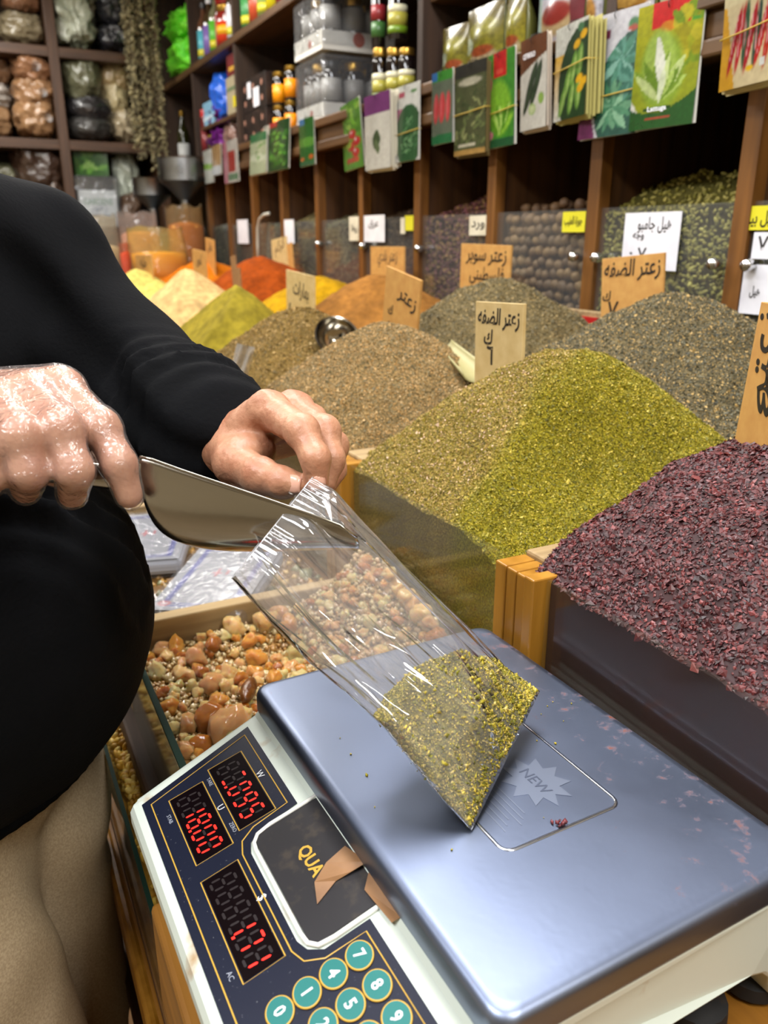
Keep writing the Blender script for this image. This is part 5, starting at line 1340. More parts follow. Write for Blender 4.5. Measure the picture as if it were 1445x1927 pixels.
p = Print(.05, .14, 'd0d4cc', 22, 44); p.ell(.5, .5, .25, .8, '8fc04a', 80); p.noise(.1, 16, 22)
packet('small white seed packet with a bright green sprout', 383, 399, 282, 345, p, 2)
# chilli bundle at the right end
p = Print(.11, .17, 'e2cfa0', 44, 60); p.below(lambda x: 1.1 - 3.2 * x, 'e0a62a'); p.rect(.0, .9, .55, 1, 'e6d7a8')
for i, (x_, c_) in enumerate(((.28, 'b8202a'), (.40, 'c42a30'), (.50, '2f5a3c'), (.60, 'b01c28'), (.72, '1f4a38'), (.82, 'c82020'), (.93, 'c83018'))): p.ell(x_, .50 + .02 * (i % 3), .56, .055, c_, 82 + (i * 5) % 12 - 4); p.ell(x_ - .012, .56, .4, .012, 'e8a0a0', 84 + (i * 5) % 12 - 4)
p.ell(.62, .18, .07, .05, 'f0c020'); p.rect(.80, .18, .90, .26, 'e8e8e0'); p.noise(.08, 20, 23)
packet('thick bundle of red and green chilli seed packets with a rubber band', 1342, 1462, -18, 160, p, 5, n=8, band=.42, back='cfc08c', turn=-12)

# ------------------------------------------------------------------ goods on the upper shelves
M_darkglass = mat('dark_jar_glass', '140d0c', .08, coat=.6)
M_goldlid = mat('gold_lid', 'b08a3c', .3, .9); M_whitelid = mat('white_lid', 'd8d8de', .35); M_blacklid = mat('black_lid', '1a1a1c', .35)
def pal_mat(c, r=.35): return mat('label_' + c, c, r)
def vessel(name, label, cat, u, w, vt, vb, X, prof, mbody, cap, mcap, lab, labrange, z0=None, group=None, fulllabel=None):
    """a turned jar or bottle filling the given photo area; prof: (radius share, height share)"""
    Pb, Pt = onx(u, vb, X), onx(u, vt, X); z0 = Pb.z if z0 is None else z0; h = max(Pt.z - z0, .05)
    dep = (Pb - Vector((0, 0, CAM_H))).dot(Vector((math.sin(YAW) * math.cos(PITCH), math.cos(YAW) * math.cos(PITCH), -math.sin(PITCH)))); r = w / 2 * dep / F_PX
    t = thing(name, label, cat, (X, Pb.y, z0), rng.uniform(0, 1), group)
    MB().lathe([(r * a, h * b_) for a, b_ in prof], 18).obj('body', mbody, t, True, auto=50)
    MB().lathe([(r * a, h * b_) for a, b_ in cap], 18).obj('cap', mcap, t, True, auto=40)
    if lab: MB().lathe([(r * 1.015, h * labrange[0]), (r * 1.015, h * labrange[1])], 18).obj('label', pal_mat(lab), t, True)
    if fulllabel:
        for c_, a, b_ in fulllabel: MB().lathe([(r * 1.02, h * a), (r * 1.02, h * b_)], 18).obj('label_stripe', pal_mat(c_), t, True)
    return t
JAR = [(0, 0), (.96, 0), (1, .03), (1, .76), (.92, .82), (.84, .85)]; JCAP = [(.90, .85), (.92, .86), (.92, .985), (.86, 1), (0, 1)]
BOT = [(0, 0), (.95, 0), (1, .02), (1, .58), (.85, .68), (.40, .78), (.34, .92)]; BCAP = [(.40, .90), (.42, .91), (.42, .995), (.36, 1), (0, 1)]
ZS = 1.753
jh = .118
for (u, y_, row, lid, lab, lb) in ((505, 0, 0, M_whitelid, None, 'dark jar with a white lid, lower of two beside the orange jars'), (526, 0, 0, M_goldlid, 'f09a0c', 'orange-labelled honey jar in the lower row next to the white-lidded jar'), (549, 0, 0, M_goldlid, 'f08f08', 'orange-labelled honey jar in the lower row beside the carton tray'),
                              (505, 0, 1, M_whitelid, None, 'dark jar with a white lid, upper of two beside the orange jars'), (526, 0, 1, M_goldlid, 'f09a0c', 'orange-labelled honey jar in the upper row next to the white-lidded jar'), (549, 0, 1, M_goldlid, 'f08f08', 'orange-labelled honey jar in the upper row near the carton tray')):
    P_ = onx(u, 220, 1.215); t = thing('honey_jar', lb, 'jar', (1.215 + .004 * row, P_.y, ZS + row * (jh + .001)), 0, 'jars beside the carton trays')
    MB().lathe([(.027 * a, jh * b_) for a, b_ in JAR], 20).obj('body', M_darkglass, t, True, auto=50); MB().lathe([(.027 * a, jh * b_) for a, b_ in JCAP], 20).obj('lid', lid, t, True, auto=40)
    if lab: MB().lathe([(.0275, jh * .08), (.0275, jh * .62)], 20).obj('label', pal_mat(lab), t, True)
# carton trays of jars, one on the other
M_carton = mat('white_carton', 'd9d7cf', .6); M_wrap = film('shrink_wrap', (.95, .96, .97), .07, .10, 2.0, bump=.7, bscale=18, bdist=.01)
cy0 = onx(607, 190, 1.165).y
for lev, zb in ((0, ZS), (1, ZS + .215)):
    t = thing('jar_tray', 'white carton tray of dark jars in shrink wrap, ' + ('lower of two on the shelf' if lev == 0 else 'stacked on the lower tray'), 'tray', (1.30, cy0 + .12, zb))
    w2, d2, hh = .125, .135, .058
    tr_ = MB(); tr_.box((-d2, -w2, 0), (d2, w2, .004))
    for lo, hi in (((-d2, -w2, .004), (-d2 + .004, w2, hh)), ((d2 - .004, -w2, .004), (d2, w2, hh)), ((-d2 + .004, -w2, .004), (d2 - .004, -w2 + .004, hh)), ((-d2 + .004, w2 - .004, .004), (d2 - .004, w2, hh))): tr_.box(lo, hi)
    tr_.obj('carton', M_carton, t)
    for sx_, sy_ in ((-.02, -1), (0, 0)):
        o = MB().lathe([(.022, -.0006), (.022, .0006)], 18).obj('round_emblem', pal_mat('a8503c'), t); 
        o.matrix_local = (Matrix.Translation((0, -w2 - .0004, .036)) @ Matrix.Rotation(PI / 2, 4, 'X')) if sy_ == -1 else (Matrix.Translation((-d2 - .0004, -.02, .03)) @ Matrix.Rotation(PI / 2, 4, 'Y') @ Matrix.Scale(.6, 4))
    wr = MB().box((-d2 - .003, -w2 - .003, .01), (d2 + .003, w2 + .003, .205 if lev == 0 else .175)).obj('shrink_wrap', M_wrap, t, bev=.012)
    for ix in range(3):
        for iy in range(3):
            if ix == 1 and iy == 1: continue
            j = thing('preserve_jar', 'dark preserve jar with a white label in the ' + ('lower' if lev == 0 else 'upper') + ' carton tray', 'jar', (1.30 - .084 + ix * .084, cy0 + .12 - .078 + iy * .078, zb + .005), 0, ('lower' if lev == 0 else 'upper') + ' tray jars')
            MB().lathe([(.036 * a, (.185 - .025 * lev) * b_) for a, b_ in JAR], 16).obj('body', M_darkglass, j, True, auto=50); MB().lathe([(.036 * a, (.185 - .025 * lev) * b_) for a, b_ in JCAP], 16).obj('lid', M_goldlid if (ix + iy) % 2 else M_blacklid, j, True, auto=40)
            MB().lathe([(.0365, .06), (.0365, .13)], 16).obj('label', pal_mat('9a9894'), j, True)
YL = [('6a8a1e', .10, .22), ('d8d2b0', .44, .56), ('a8a040', .22, .44)]
for u, w, row, lb in ((716, 31, 0, 'next to the carton tray'), (742, 31, 0, 'in the middle of its row'), (765, 31, 0, 'next to the wooden post')):
    vessel('pickle_jar', 'dark pickle jar with a green and cream label ' + lb, 'jar', u, w, 92, 176, 1.20, JAR, M_darkglass, JCAP, M_goldlid, None, None, ZS, 'pickle jars by the post', YL)
vessel('sauce_bottle', 'tall dark bottle with a red and green label standing on the pickle jars', 'bottle', 712, 27, -40, 78, 1.20, JAR, M_darkglass, JCAP, M_goldlid, None, None, ZS + .155, None, [('8e2a2e', .40, .62), ('3f6a34', .16, .38)])
vessel('pickle_jar', 'dark pickle jar with a yellow-green label on top of the others', 'jar', 748, 36, -40, 70, 1.20, JAR, M_darkglass, JCAP, M_goldlid, None, None, ZS + .155, None, YL)
vessel('oil_bottle', 'slim dark bottle with a grey cap alone on the shelf', 'bottle', 812, 15, 82, 150, 1.22, BOT, M_darkglass, BCAP, M_whitelid, None, None, ZS)
# dark boxes with portraits
for k, (x0, x1, zlo, zhi) in enumerate(((452, 499, 0, .125), (455, 500, .126, .25))):
    ya, yb_ = onx(x1, 180, 1.18).y, onx(x0, 180, 1.18).y
    t = thing('hair_dye_box', 'dark printed carton with small faces, ' + ('lower' if k == 0 else 'upper') + ' of the two by the post', 'box', (1.24, (ya + yb_) / 2, ZS + zlo)); hw = (yb_ - ya) / 2
    MB().box((-.06, -hw, 0), (.06, hw, zhi - zlo)).obj('carton', mat('dark_print_carton', '1c1614', .35, col2='3a2a24', nscale=30, ncontrast=(.5, .7)), t, bev=.002)
    for q in range(6):
        yy, zz = -hw * .7 + hw * .7 * (q % 3), .035 + .055 * (q // 3)
        MB().lathe([(0, 0), (.012, .0), (.012, .0006), (0, .0006)], 12, Matrix.Translation((-.0605, yy, zz)) @ Matrix.Rotation(-PI / 2, 4, 'Y')).obj('face_print', pal_mat('a87a68'), t)
    if k == 1:
        for yy, w_, h_, z_ in ((.05, .022, .06, .05), (-.04, .035, .07, .01)): MB().box((-.0622, yy - w_, z_), (-.0608, yy + w_, z_ + h_)).obj('white_sticker', M_paper, t)
# bags and boxes on the far shelf bay
def lumpy(name, label, cat, c, r, m, seed=1, knot=None, group=None, wr=.10, flat=2.6, freq=2.2):
    """soft plastic sack: rounded box shape with gathered wrinkles"""
    n, k = 56, 30; V = []
    for i in range(k + 1):
        ph = PI * i / k
        for j in range(n):
            th = 2 * PI * j / n; d = Vector((math.sin(ph) * math.cos(th), math.sin(ph) * math.sin(th), math.cos(ph)))
            s = (abs(d.x) ** flat + abs(d.y) ** flat + abs(d.z) ** flat) ** (-1 / flat)
            V.append(d * s)
    V = np.array([list(v) for v in V]); f_ = 1 + wr * fbm(V[:, 0] * freq, V[:, 1] * freq, V[:, 2] * freq * 1.4, 3, seed) - wr * .45 * np.abs(vnoise(V[:, 0] * 5 + seed, V[:, 1] * 5, V[:, 2] * 2, seed + 4))
    f_ = f_ + wr * .55 * (.5 - np.abs(vnoise(V[:, 0] * 9 + seed, V[:, 1] * 9, V[:, 2] * 4, seed + 7))) * 2 + wr * .35 * np.sin(12 * np.arctan2(V[:, 1], V[:, 0]) + 6 * vnoise(V[:, 0] * 3, V[:, 1] * 3, V[:, 2] * 3, seed + 9)) * np.abs(V[:, 2]) ** 2; V = V * f_[:, None] * np.array(r); V[:, 2] -= V[:, 2].min()
    Q = [(i * n + j, (i + 1) * n + j, (i + 1) * n + (j + 1) % n, i * n + (j + 1) % n) for i in range(k) for j in range(n)]
    t = thing(name, label, cat, c, 0, group)
    link('bag', mesh('bag', V, Q, m, True), t)
    if knot is not None:
        kd, km_ = knot; kd = Vector(kd).normalized(); base = Vector((kd.x * r[0] * .9, kd.y * r[1] * .95, r[2] + kd.z * r[2] * .8)); ex, ey, _ = basis(kd); rings = []
        for t_, rad in ((-.02, .016), (0, .007), (.012, .007), (.026, .014), (.038, .02)):
            rings.append([base + kd * t_ + ex * (rad * (1 + .25 * (q % 2)) * math.cos(2 * PI * q / 14)) + ey * (rad * (1 + .25 * (q % 2)) * math.sin(2 * PI * q / 14)) for q in range(14)])
        MB().loft(rings, cap=False).obj('knot', km_, t, True)
    return t
def plast(c, r=.22): return mat('plastic_sack_' + c, c, r, col2=None, coat=.7, bump=1.0, bscale=26, bdist=.02, spec=.5)
M_knot = film('knot_film', (.95, .95, .95), .25, .12, 1.6, bump=.6, bscale=40)
def sack(label, x0, y0, x1, y1, col, Y=5.26, knot=None, zfloor=None, flat=2.6, name='plastic_sack', seed=None, ry=.13, wr=.13):
    a, b_ = ony(x0, (y0 + y1) / 2, Y - .08), ony(x1, (y0 + y1) / 2, Y - .08); zt, zb = ony((x0 + x1) / 2, y0, Y - .1).z, ony((x0 + x1) / 2, y1, Y - .1).z
    if zfloor is not None: zb = zfloor
    sack.n += 1
    return lumpy(name, label, 'sack', ((a.x + b_.x) / 2, Y, zb), ((b_.x - a.x) / 2, ry, max((zt - zb) / 2, .03)), plast(col), seed or sack.n, knot, None, wr, flat)
sack.n = 0
F1, F2, F3 = 2.342, 1.887, 1.432
# back shelving, one sack after another
sack('tan plastic sack at the top of the cubby beside the white sacks', 4, -30, 78, 24, '8a6248', zfloor=F1 + .155)
sack('khaki plastic sack under the tan one in the top cubby', -4, 24, 84, 70, '8a7e64', zfloor=F1)
sack('white bulky crumpled sack standing in the top cubby', 103, -10, 172, 78, 'c6ccb8', zfloor=F1, flat=3.5, wr=.2)
sack('second white crumpled sack behind the first in the top cubby', 128, -60, 180, 20, 'c2c8b4', zfloor=F1 + .12, flat=3, Y=5.36, wr=.2)
sack('dark grey knotted sack on top of another in the top cubby', 184, -30, 246, 45, '34343a', zfloor=F1 + .14, knot=((.2, -1, .1), M_knot))
sack('dark grey knotted sack under its twin in the top cubby', 184, 45, 244, 82, '303036', zfloor=F1, knot=((.2, -1, .1), M_knot))
for k, (a, b_, lb) in enumerate(((190, 250, 'lowest'), (146, 190, 'middle'), (102, 146, 'topmost'))):
    sack('light brown tied sack, %s of the stack of three in the cubby' % lb, 28 - 3 * k, a, 106 - 4 * k, b_, ['a27c58', '9a7452', '946a4c'][k], knot=((.5 - .2 * k, -1, .1), M_knot), zfloor=F1 - .455 + .133 * k, Y=5.24)
for k, (a, b_, lb) in enumerate(((200, 250, 'lowest'), (155, 200, 'middle'), (104, 152, 'topmost'))):
    sack('tan sack, %s of the partly hidden stack beside the light brown ones' % lb, -50, a, 24, b_, ['9c7a58', 'a8a098', '8a6a50'][k], zfloor=F1 - .455 + .133 * k, Y=5.36)
sack('grey-green tied sack on the dark bags in the cubby', 118, 100, 188, 172, '6a6a52', zfloor=F2 + .185, knot=((.1, -1, .6), M_knot))
sack('black sack, upper of two lying flat in the cubby', 122, 172, 216, 212, '2c2a2c', zfloor=F2 + .092, flat=2.2, wr=.05)
sack('grey-black sack lying flat on the cubby floor', 122, 212, 216, 246, '3c3a38', zfloor=F2, flat=2.2, wr=.05)
sack('cream sack at the bottom of the cream stack', 206, 200, 258, 246, 'b8a88a', zfloor=F2, Y=5.32)
sack('cream sack in the middle of the cream stack', 190, 155, 242, 202, 'c8b88e', zfloor=F2 + .125, Y=5.32)
sack('cream sack on top of the cream stack', 186, 108, 246, 156, 'b0986e', zfloor=F2 + .25, Y=5.32)
sack('large dark brown glossy sack in the lowest cubby', 22, 268, 118, 335, '3e2c22', zfloor=F3 + .145)
sack('brown sack under the dark brown one in the lowest cubby', 42, 332, 126, 382, '4e3c30', zfloor=F3)
sack('olive sack half hidden behind the vendor shoulder', -30, 308, 42, 352, '6a6a50', zfloor=F3 + .10, Y=5.34)
sack('white tall bag beside the green packet', 214, 288, 262, 388, 'c4ccbc', zfloor=F3 + .05, Y=5.36, flat=3)
sack('brown small bag at the foot of the white tall bag', 228, 368, 268, 404, '5c4636', zfloor=F3, Y=5.22, ry=.07)
# green leafy packet and the white labelled bag
p = Print(.15, .15, '3f7a2c', 30, 30); foliage(p, 26, .05, .05, .9, .8, .35, .10, ['7dc04a', '2f6a24', 'a4d870', '4f9a34'], 31); p.noise(.15, 12, 31)
a, b_ = ony(139, 300, 5.16), ony(202, 300, 5.16); w = b_.x - a.x; zt, zb = ony(170, 271, 5.16).z, ony(170, 330, 5.16).z; p.w, p.h = w, zt - zb; V_, F_, C_ = p.data(.004, 0)
t = thing('leaf_packet', 'clear packet of bright green leaves standing on the labelled bag', 'packet', ((a.x + b_.x) / 2, 5.16, zb)); link('printed_front', mesh('printed_front', V_, F_, M_print, True, cols=C_), t, (0, -.001, zt - zb)); MB().box((-w / 2, .005, 0), (w / 2, .05, zt - zb)).obj('packet_body', pal_mat('3f6a34'), t, bev=.01)
a, b_ = ony(140, 360, 5.13), ony(226, 360, 5.13); zt, zb = ony(180, 330, 5.13).z, F3; w = b_.x - a.x
t = thing('labelled_bag', 'clear bag with a white printed garden label in the lowest cubby', 'bag', ((a.x + b_.x) / 2, 5.16, zb))
lum = MB().box((-w * .42, -.02, 0), (w * .42, .04, (zt - zb) * .72)).obj('contents', mat('white_card', 'd0d4d6', .5), t, bev=.006); MB().box((-w / 2, -.026, .001), (w / 2, .046, zt - zb)).obj('clear_film', M_wrap, t, bev=.015)
for tx, z_, s_, wd_, mm in (('GARDENS', .50, .05, .16, pal_mat('7d9a86')), ('زهور', .36, .05, .09, M_gprint), ('HERBAL TEA', .24, .022, .12, M_gprint), ('NATURAL HERBS', .12, .02, .13, M_gprint)):
    place(link('lettering', letters('lettering', arabic(tx) if ord(tx[0]) > 999 else tx, s_, mm, .0004, .0004, wd_), t), (0, -.0215, (zt - zb) * z_), (1, 0, 0), (0, 0, 1))
# bright green net sacks on the far end of the upper shelf
M_green = mat('green_net_sack', '86f03c', .5, col2='58cc1e', nscale=14, bump=.8, bscale=40, bdist=.01)
for k, (x0, x1, y0, y1, z_, lb) in enumerate(((297, 357, 108, 165, 2.182, 'lower of two on the upper shelf'), (299, 356, 68, 110, 2.182 + .155, 'upper of two on the upper shelf'))):
    a, b_ = onx(x0, 120, 1.22), onx(x1, 120, 1.22); yc = (a.y + min(b_.y, 9)) / 2
    lumpy('green_sack', 'bright green crumpled sack, ' + lb, 'sack', (1.29, 4.76, z_), (.13, .29, .085 if k == 0 else .075), M_green, 60 + k, None, None, .22, 2.4, 3.4)
# bottles at the far end of the lower shelf
M_oil = mat('olive_oil_glass', '2a2a10', .08, coat=.6)
for u, lb in ((330, 'next to the hanging okra strings'), (347, 'next to the purple foil packs')):
    vessel('oil_bottle', 'corked oil bottle with a white label ' + lb, 'bottle', u, 22, 205, 292, 1.24, BOT, M_oil, BCAP, M_goldlid, 'd4d6d4', (.04, .44), ZS, 'corked oil bottles')
lumpy('foil_pack', 'crumpled purple foil pack lying on the shelf', 'packet', (1.24, 4.20, ZS), (.06, .13, .055), mat('purple_foil', '6a1a78', .22, .5, bump=.9, bscale=30, bdist=.01), 70, None, 'purple foil packs', .25, 2.4, 4)
lumpy('foil_pack', 'crumpled purple foil pack on top of the other one', 'packet', (1.25, 4.22, ZS + .115), (.06, .11, .05), _M['purple_foil'], 71, None, 'purple foil packs', .25, 2.4, 4)
ys = 4.38
def box_px(name, label, cat, u0, u1, z0, h, m, X=1.19, d=.10, bands=(), bev=.003):
    ya, yb_ = onx(u1, 150, X).y, onx(u0, 150, X).y; hw = (yb_ - ya) / 2
    t = thing(name, label, cat, (X + d / 2, (ya + yb_) / 2, z0)); MB().box((-d / 2, -hw, 0), (d / 2, hw, h)).obj('carton', m, t, bev=bev)
    for c_, a0, a1, b0, b1 in bands: MB().box((-d / 2 - .0012, hw - 2 * hw * a1, h * b0), (-d / 2 - .0004, hw - 2 * hw * a0, h * b1)).obj('printed_panel', pal_mat(c_), t)
    return t
Z2 = 1.901
box_px('tea_box', 'pale blue and white box on the small shelf', 'box', 376, 398, Z2, .06, mat('pale_blue_card', '7fb0cc', .4), bands=[('c8dce8', .1, .9, .4, .7)])
box_px('tea_box', 'pale blue box stacked on the blue and white one', 'box', 378, 396, Z2 + .061, .045, _M['pale_blue_card'])
lumpy('blue_bag', 'bright blue plastic bag on the small shelf', 'bag', (1.25, onx(412, 150, 1.22).y, Z2), (.06, .11, .10), mat('blue_bag_plastic', '2464d8', .25, coat=.5, bump=.8, bscale=30, bdist=.01), 75, None, None, .15, 2.8, 3)
box_px('cardboard_box', 'grey-tan cardboard box with a yellow tag beside the post', 'box', 424, 447, Z2, .15, mat('grey_cardboard', '9a8f72', .8), X=1.18, bands=[('d8c81c', .55, .95, .15, .45), ('6a7a5a', .1, .9, .62, .72)])
box_px('red_box', 'small dark red printed box on the cardboard box', 'box', 428, 446, Z2 + .151, .085, mat('dark_red_card', '6a1f22', .4), X=1.18, bands=[('c89a3a', .2, .8, .2, .4)])
vessel('preserve_jar', 'dark red jar with a red lid below the small shelf', 'jar', 388, 18, 205, 262, 1.20, JAR, mat('red_jar_glass', '5a1c1e', .1, coat=.5), JCAP, mat('red_lid', 'b03030', .3), '7a2a2c', (.15, .6), ZS)
lumpy('yellow_bag', 'olive yellow plastic bag under the small shelf', 'bag', (1.24, onx(403, 240, 1.22).y, ZS), (.05, .08, .055), mat('olive_bag_plastic', '8a7a1e', .25, coat=.6, bump=.8, bscale=30, bdist=.01), 77, None, None, .15, 2.6, 3)
lumpy('clear_goods_bag', 'clear bag of pinkish sweets beside the dark cartons', 'bag', (1.24, onx(437, 240, 1.22).y, ZS), (.05, .10, .06), mat('pinkish_bag', '8a6a60', .2, coat=.9, bump=.9, bscale=30, bdist=.012), 78, ((-.4, -.3, 1), M_knot), None, .15, 2.6, 3)
# juice bottles on the upper shelf
cols = [('4fa8b8', 'turquoise'), ('7a62a8', 'violet'), ('58b030', 'green'), ('c05a6a', 'pink'), ('d8d8e0', 'white'), ('c8b020', 'yellow'), ('3f8a4a', 'dark green'), ('b84a2a', 'rust red'), ('8a9a50', 'olive'), ('d8c81c', 'lemon'), ('a83a3a', 'crimson'), ('5a8ac0', 'blue'), ('b8b8a8', 'pale grey')]
yy = 4.34
for k, (c_, nm) in enumerate(cols):
    if k == 4: yy -= .07
    t = thing('juice_bottle', 'slim syrup bottle with a %s label on the upper shelf' % nm, 'bottle', (1.215, yy, 2.181), 0, 'syrup bottles on the upper shelf')
    MB().lathe([(.036 * a, .26 * b_) for a, b_ in BOT], 16).obj('body', mat('syrup_glass_%d' % (k % 3), ['5a3a2a', '3a2a1a', '6a6a50'][k % 3], .1, coat=.6), t, True, auto=50)
    MB().lathe([(.036 * a, .26 * b_) for a, b_ in BCAP], 16).obj('cap', M_whitelid if k % 2 else M_blacklid, t, True, auto=40); MB().lathe([(.0366, .02), (.0366, .14)], 16).obj('label', pal_mat(c_), t, True)
    if k % 2 == 0: MB().lathe([(.0369, .03), (.0369, .06)], 16).obj('label_stripe', pal_mat('c8c030'), t, True)
    yy -= .105
for k in (0, 1):
    t = thing('fruit_preserve_jar', 'wide red fruit preserve jar, ' + ('lower' if k == 0 else 'upper') + ' of two among the syrup bottles', 'jar', (1.215, 3.955, 2.181 + k * .166))
    MB().lathe([(.05 * a, .165 * b_) for a, b_ in JAR], 20).obj('body', mat('red_fruit_glass', '7a1a14', .1, coat=.6), t, True, auto=50); MB().lathe([(.05 * a, .165 * b_) for a, b_ in JCAP], 20).obj('lid', M_goldlid, t, True, auto=40); MB().lathe([(.0506, .02), (.0506, .10)], 20).obj('label', pal_mat('c83a1c'), t, True); MB().lathe([(.0509, .05), (.0509, .085)], 20).obj('label_stripe', pal_mat('e0a81c'), t, True)
# grain pouches and cartons on the shelf behind the packets
def pouch(label, x0, x1, yt, X, pr, d=.05, turn=0):
    a, b_ = onx(x1, 100, X), onx(x0, 100, X); w = b_.y - a.y; h = min(onx((x0 + x1) / 2, yt, X).z - ZS, .19); pr.w, pr.h = w, h
    t = thing('grain_pouch', label, 'packet', (X, (a.y + b_.y) / 2, ZS), math.radians(-90 + turn))
    V_, F_, C_ = pr.data(-.018, 0); V_[:, 1] *= np.sin(np.clip((V_[:, 2] / h + 1), 0, 1) * PI * .93 + .1) ; link('printed_front', mesh('printed_front', V_, F_, M_print, True, cols=C_), t, (0, 0, h))
    rings = []
    for s in np.linspace(0, 1, 9):
        th = d * math.sin(PI * min(.93 * s + .07, .985)); rings.append([Vector((w / 2 * math.cos(q) * .99, .003 + max(0, math.sin(q)) * th, s * h)) for q in [2 * PI * i / 20 for i in range(20)]])
    MB().loft(rings).obj('pouch_back', mat('pouch_foil', '5a5a2a', .25, coat=.5), t, True)
    return t
def grainprint(seed, top='8a8420'):
    p = Print(.1, .17, top, 36, 50); p.grad(0, .3, 1, 1, '6a5a24'); p.ell(.5, .66, .38, .22, '9a9426'); p.ell(.52, .22, .36, .22, 'c8b48a'); p.ell(.52, .32, .30, .13, 'a84f26'); p.ell(.1, .45, .2, .2, 'b8c4a8'); p.noise(.35, 16, seed); return p
pouch('shiny green-gold grain pouch with a bowl picture next to the slim bottle', 838, 880, 48, 1.20, grainprint(41), turn=8)
pouch('large shiny grain pouch with a terracotta bowl picture', 880, 946, 10, 1.19, grainprint(42))
pouch('grain pouch with a bowl picture behind the cucumber packets', 947, 990, -10, 1.19, grainprint(43, '9a9020'), turn=-6)
p = Print(.1, .17, 'cfc8d0', 36, 50); p.ell(.5, .35, .40, .34, 'd0b482'); p.ell(.5, .42, .32, .24, '9a2f26'); p.rect(.8, 0, 1, .6, '7a2a34'); p.rect(0, 0, .14, 1, 'b8d0c8'); p.ell(.65, .9, .06, .05, 'b03a44'); p.noise(.12, 16, 44)
pouch('white pouch with a bowl of red paste behind the zucchini packets', 1006, 1098, -60, 1.18, p, turn=-4)
p = Print(.1, .17, 'd0ccd2', 30, 40); p.ell(.5, .35, .3, .34, 'b8843a'); p.noise(.3, 14, 45)
pouch('narrow white pouch with a golden biscuit picture next to the post', 1100, 1128, -60, 1.18, p)
p = Print(.1, .17, 'd4ced2', 36, 40); p.ell(.5, .30, .42, .34, 'b07a2a'); p.ell(.45, .34, .3, .2, 'd0a04a'); p.noise(.22, 16, 46)
pouch('white pouch with a flat bread picture above the purple packet', 1146, 1222, -80, 1.17, p)
box_px('spice_carton', 'grey-green carton beside the bread pouch on the shelf', 'box', 1226, 1262, ZS, .16, mat('grey_green_card', '8a8a6a', .6), X=1.18)
# ------------------------------------------------------------------ dried okra strings hung in the corner
okc = ['6f664a', '8a7f5c', '565038', 'a0946c']
for k, (u, vb) in enumerate(((252, 280), (263, 300), (274, 285), (286, 318), (297, 330), (308, 318))):
    Y = 4.74 - .03 * (k % 2); pb = ony(u + 6, vb, Y); pt = ony(u - 10, -10, Y); n = 520
    s = rng.uniform(0, 1, n); base = np.array(pb)[None] * (1 - s)[:, None] + np.array([pb.x, Y, CEIL - .02])[None] * s[:, None]
    P = base + rng.normal(size=(n, 3)) * [.0085, .0085, .004]; v, f, c = bits(P, .0095, pick(okc, n), _OCT, (1, .55, .55))
    v[:, 2] = np.minimum(v[:, 2], CEIL - .002)
    t = thing('okra_string', 'hanging string of small dried grey-brown okra in the shop corner', 'okra string', (pb.x, Y, pb.z), 0, 'okra strings in the corner')
    link('okra_pods', mesh('okra_pods', v - np.array([pb.x, Y, pb.z]), f, mat('dried_okra', 'ffffff', .8, attr=True), cols=c), t); MB().tube([(0, 0, 0), (0, 0, CEIL - pb.z)], .0015, 5).obj('cord', M_faint, t)
# ------------------------------------------------------------------ spice grinders with steel hoppers
M_hopper = mat('hopper_steel', '8c8e90', .25, 1.0, col2=None, rough2=.4, nscale=10)
for nm, (u, v0, vneck, wpx, X_) in (('large steel funnel hopper of the grinder below the oil bottles', (343, 300, 385, 82, 1.0)), ('smaller steel hopper of the grinder beside the okra strings', (284, 338, 400, 62, .80))):
    yg = 4.30 if wpx > 70 else 4.56
    P_ = ony(u, v0, yg); r = wpx / 2 * (yg + .1) / F_PX; zn = ony(u, vneck, yg).z
    t = thing('spice_grinder', nm, 'grinder', (P_.x, yg, 0)); H_ = P_.z - zn
    hop = MB().lathe([(.026, zn - .12), (.026, zn + .02), (r * .55, zn + H_ * .30), (r * .96, zn + H_ * .50), (r, zn + H_ * .52), (r, P_.z), (r * 1.04, P_.z + .006), (r * .97, P_.z + .006), (r * .97, zn + H_ * .55), (.02, zn + .03), (.0, zn + .03)], 28).obj('hopper', M_hopper, t, True, auto=35)
    MB().box((-.075, -.075, .25), (.075, .075, zn - .10)).obj('motor_housing', mat('grinder_enamel', '3c4246', .4), t, bev=.015)
    for sx_ in (-1, 1):
        for sy_ in (-1, 1): MB().box((sx_ * .06 - .015, sy_ * .06 - .015, 0), (sx_ * .06 + .015, sy_ * .06 + .015, .25)).obj('leg', M_chrome, t)
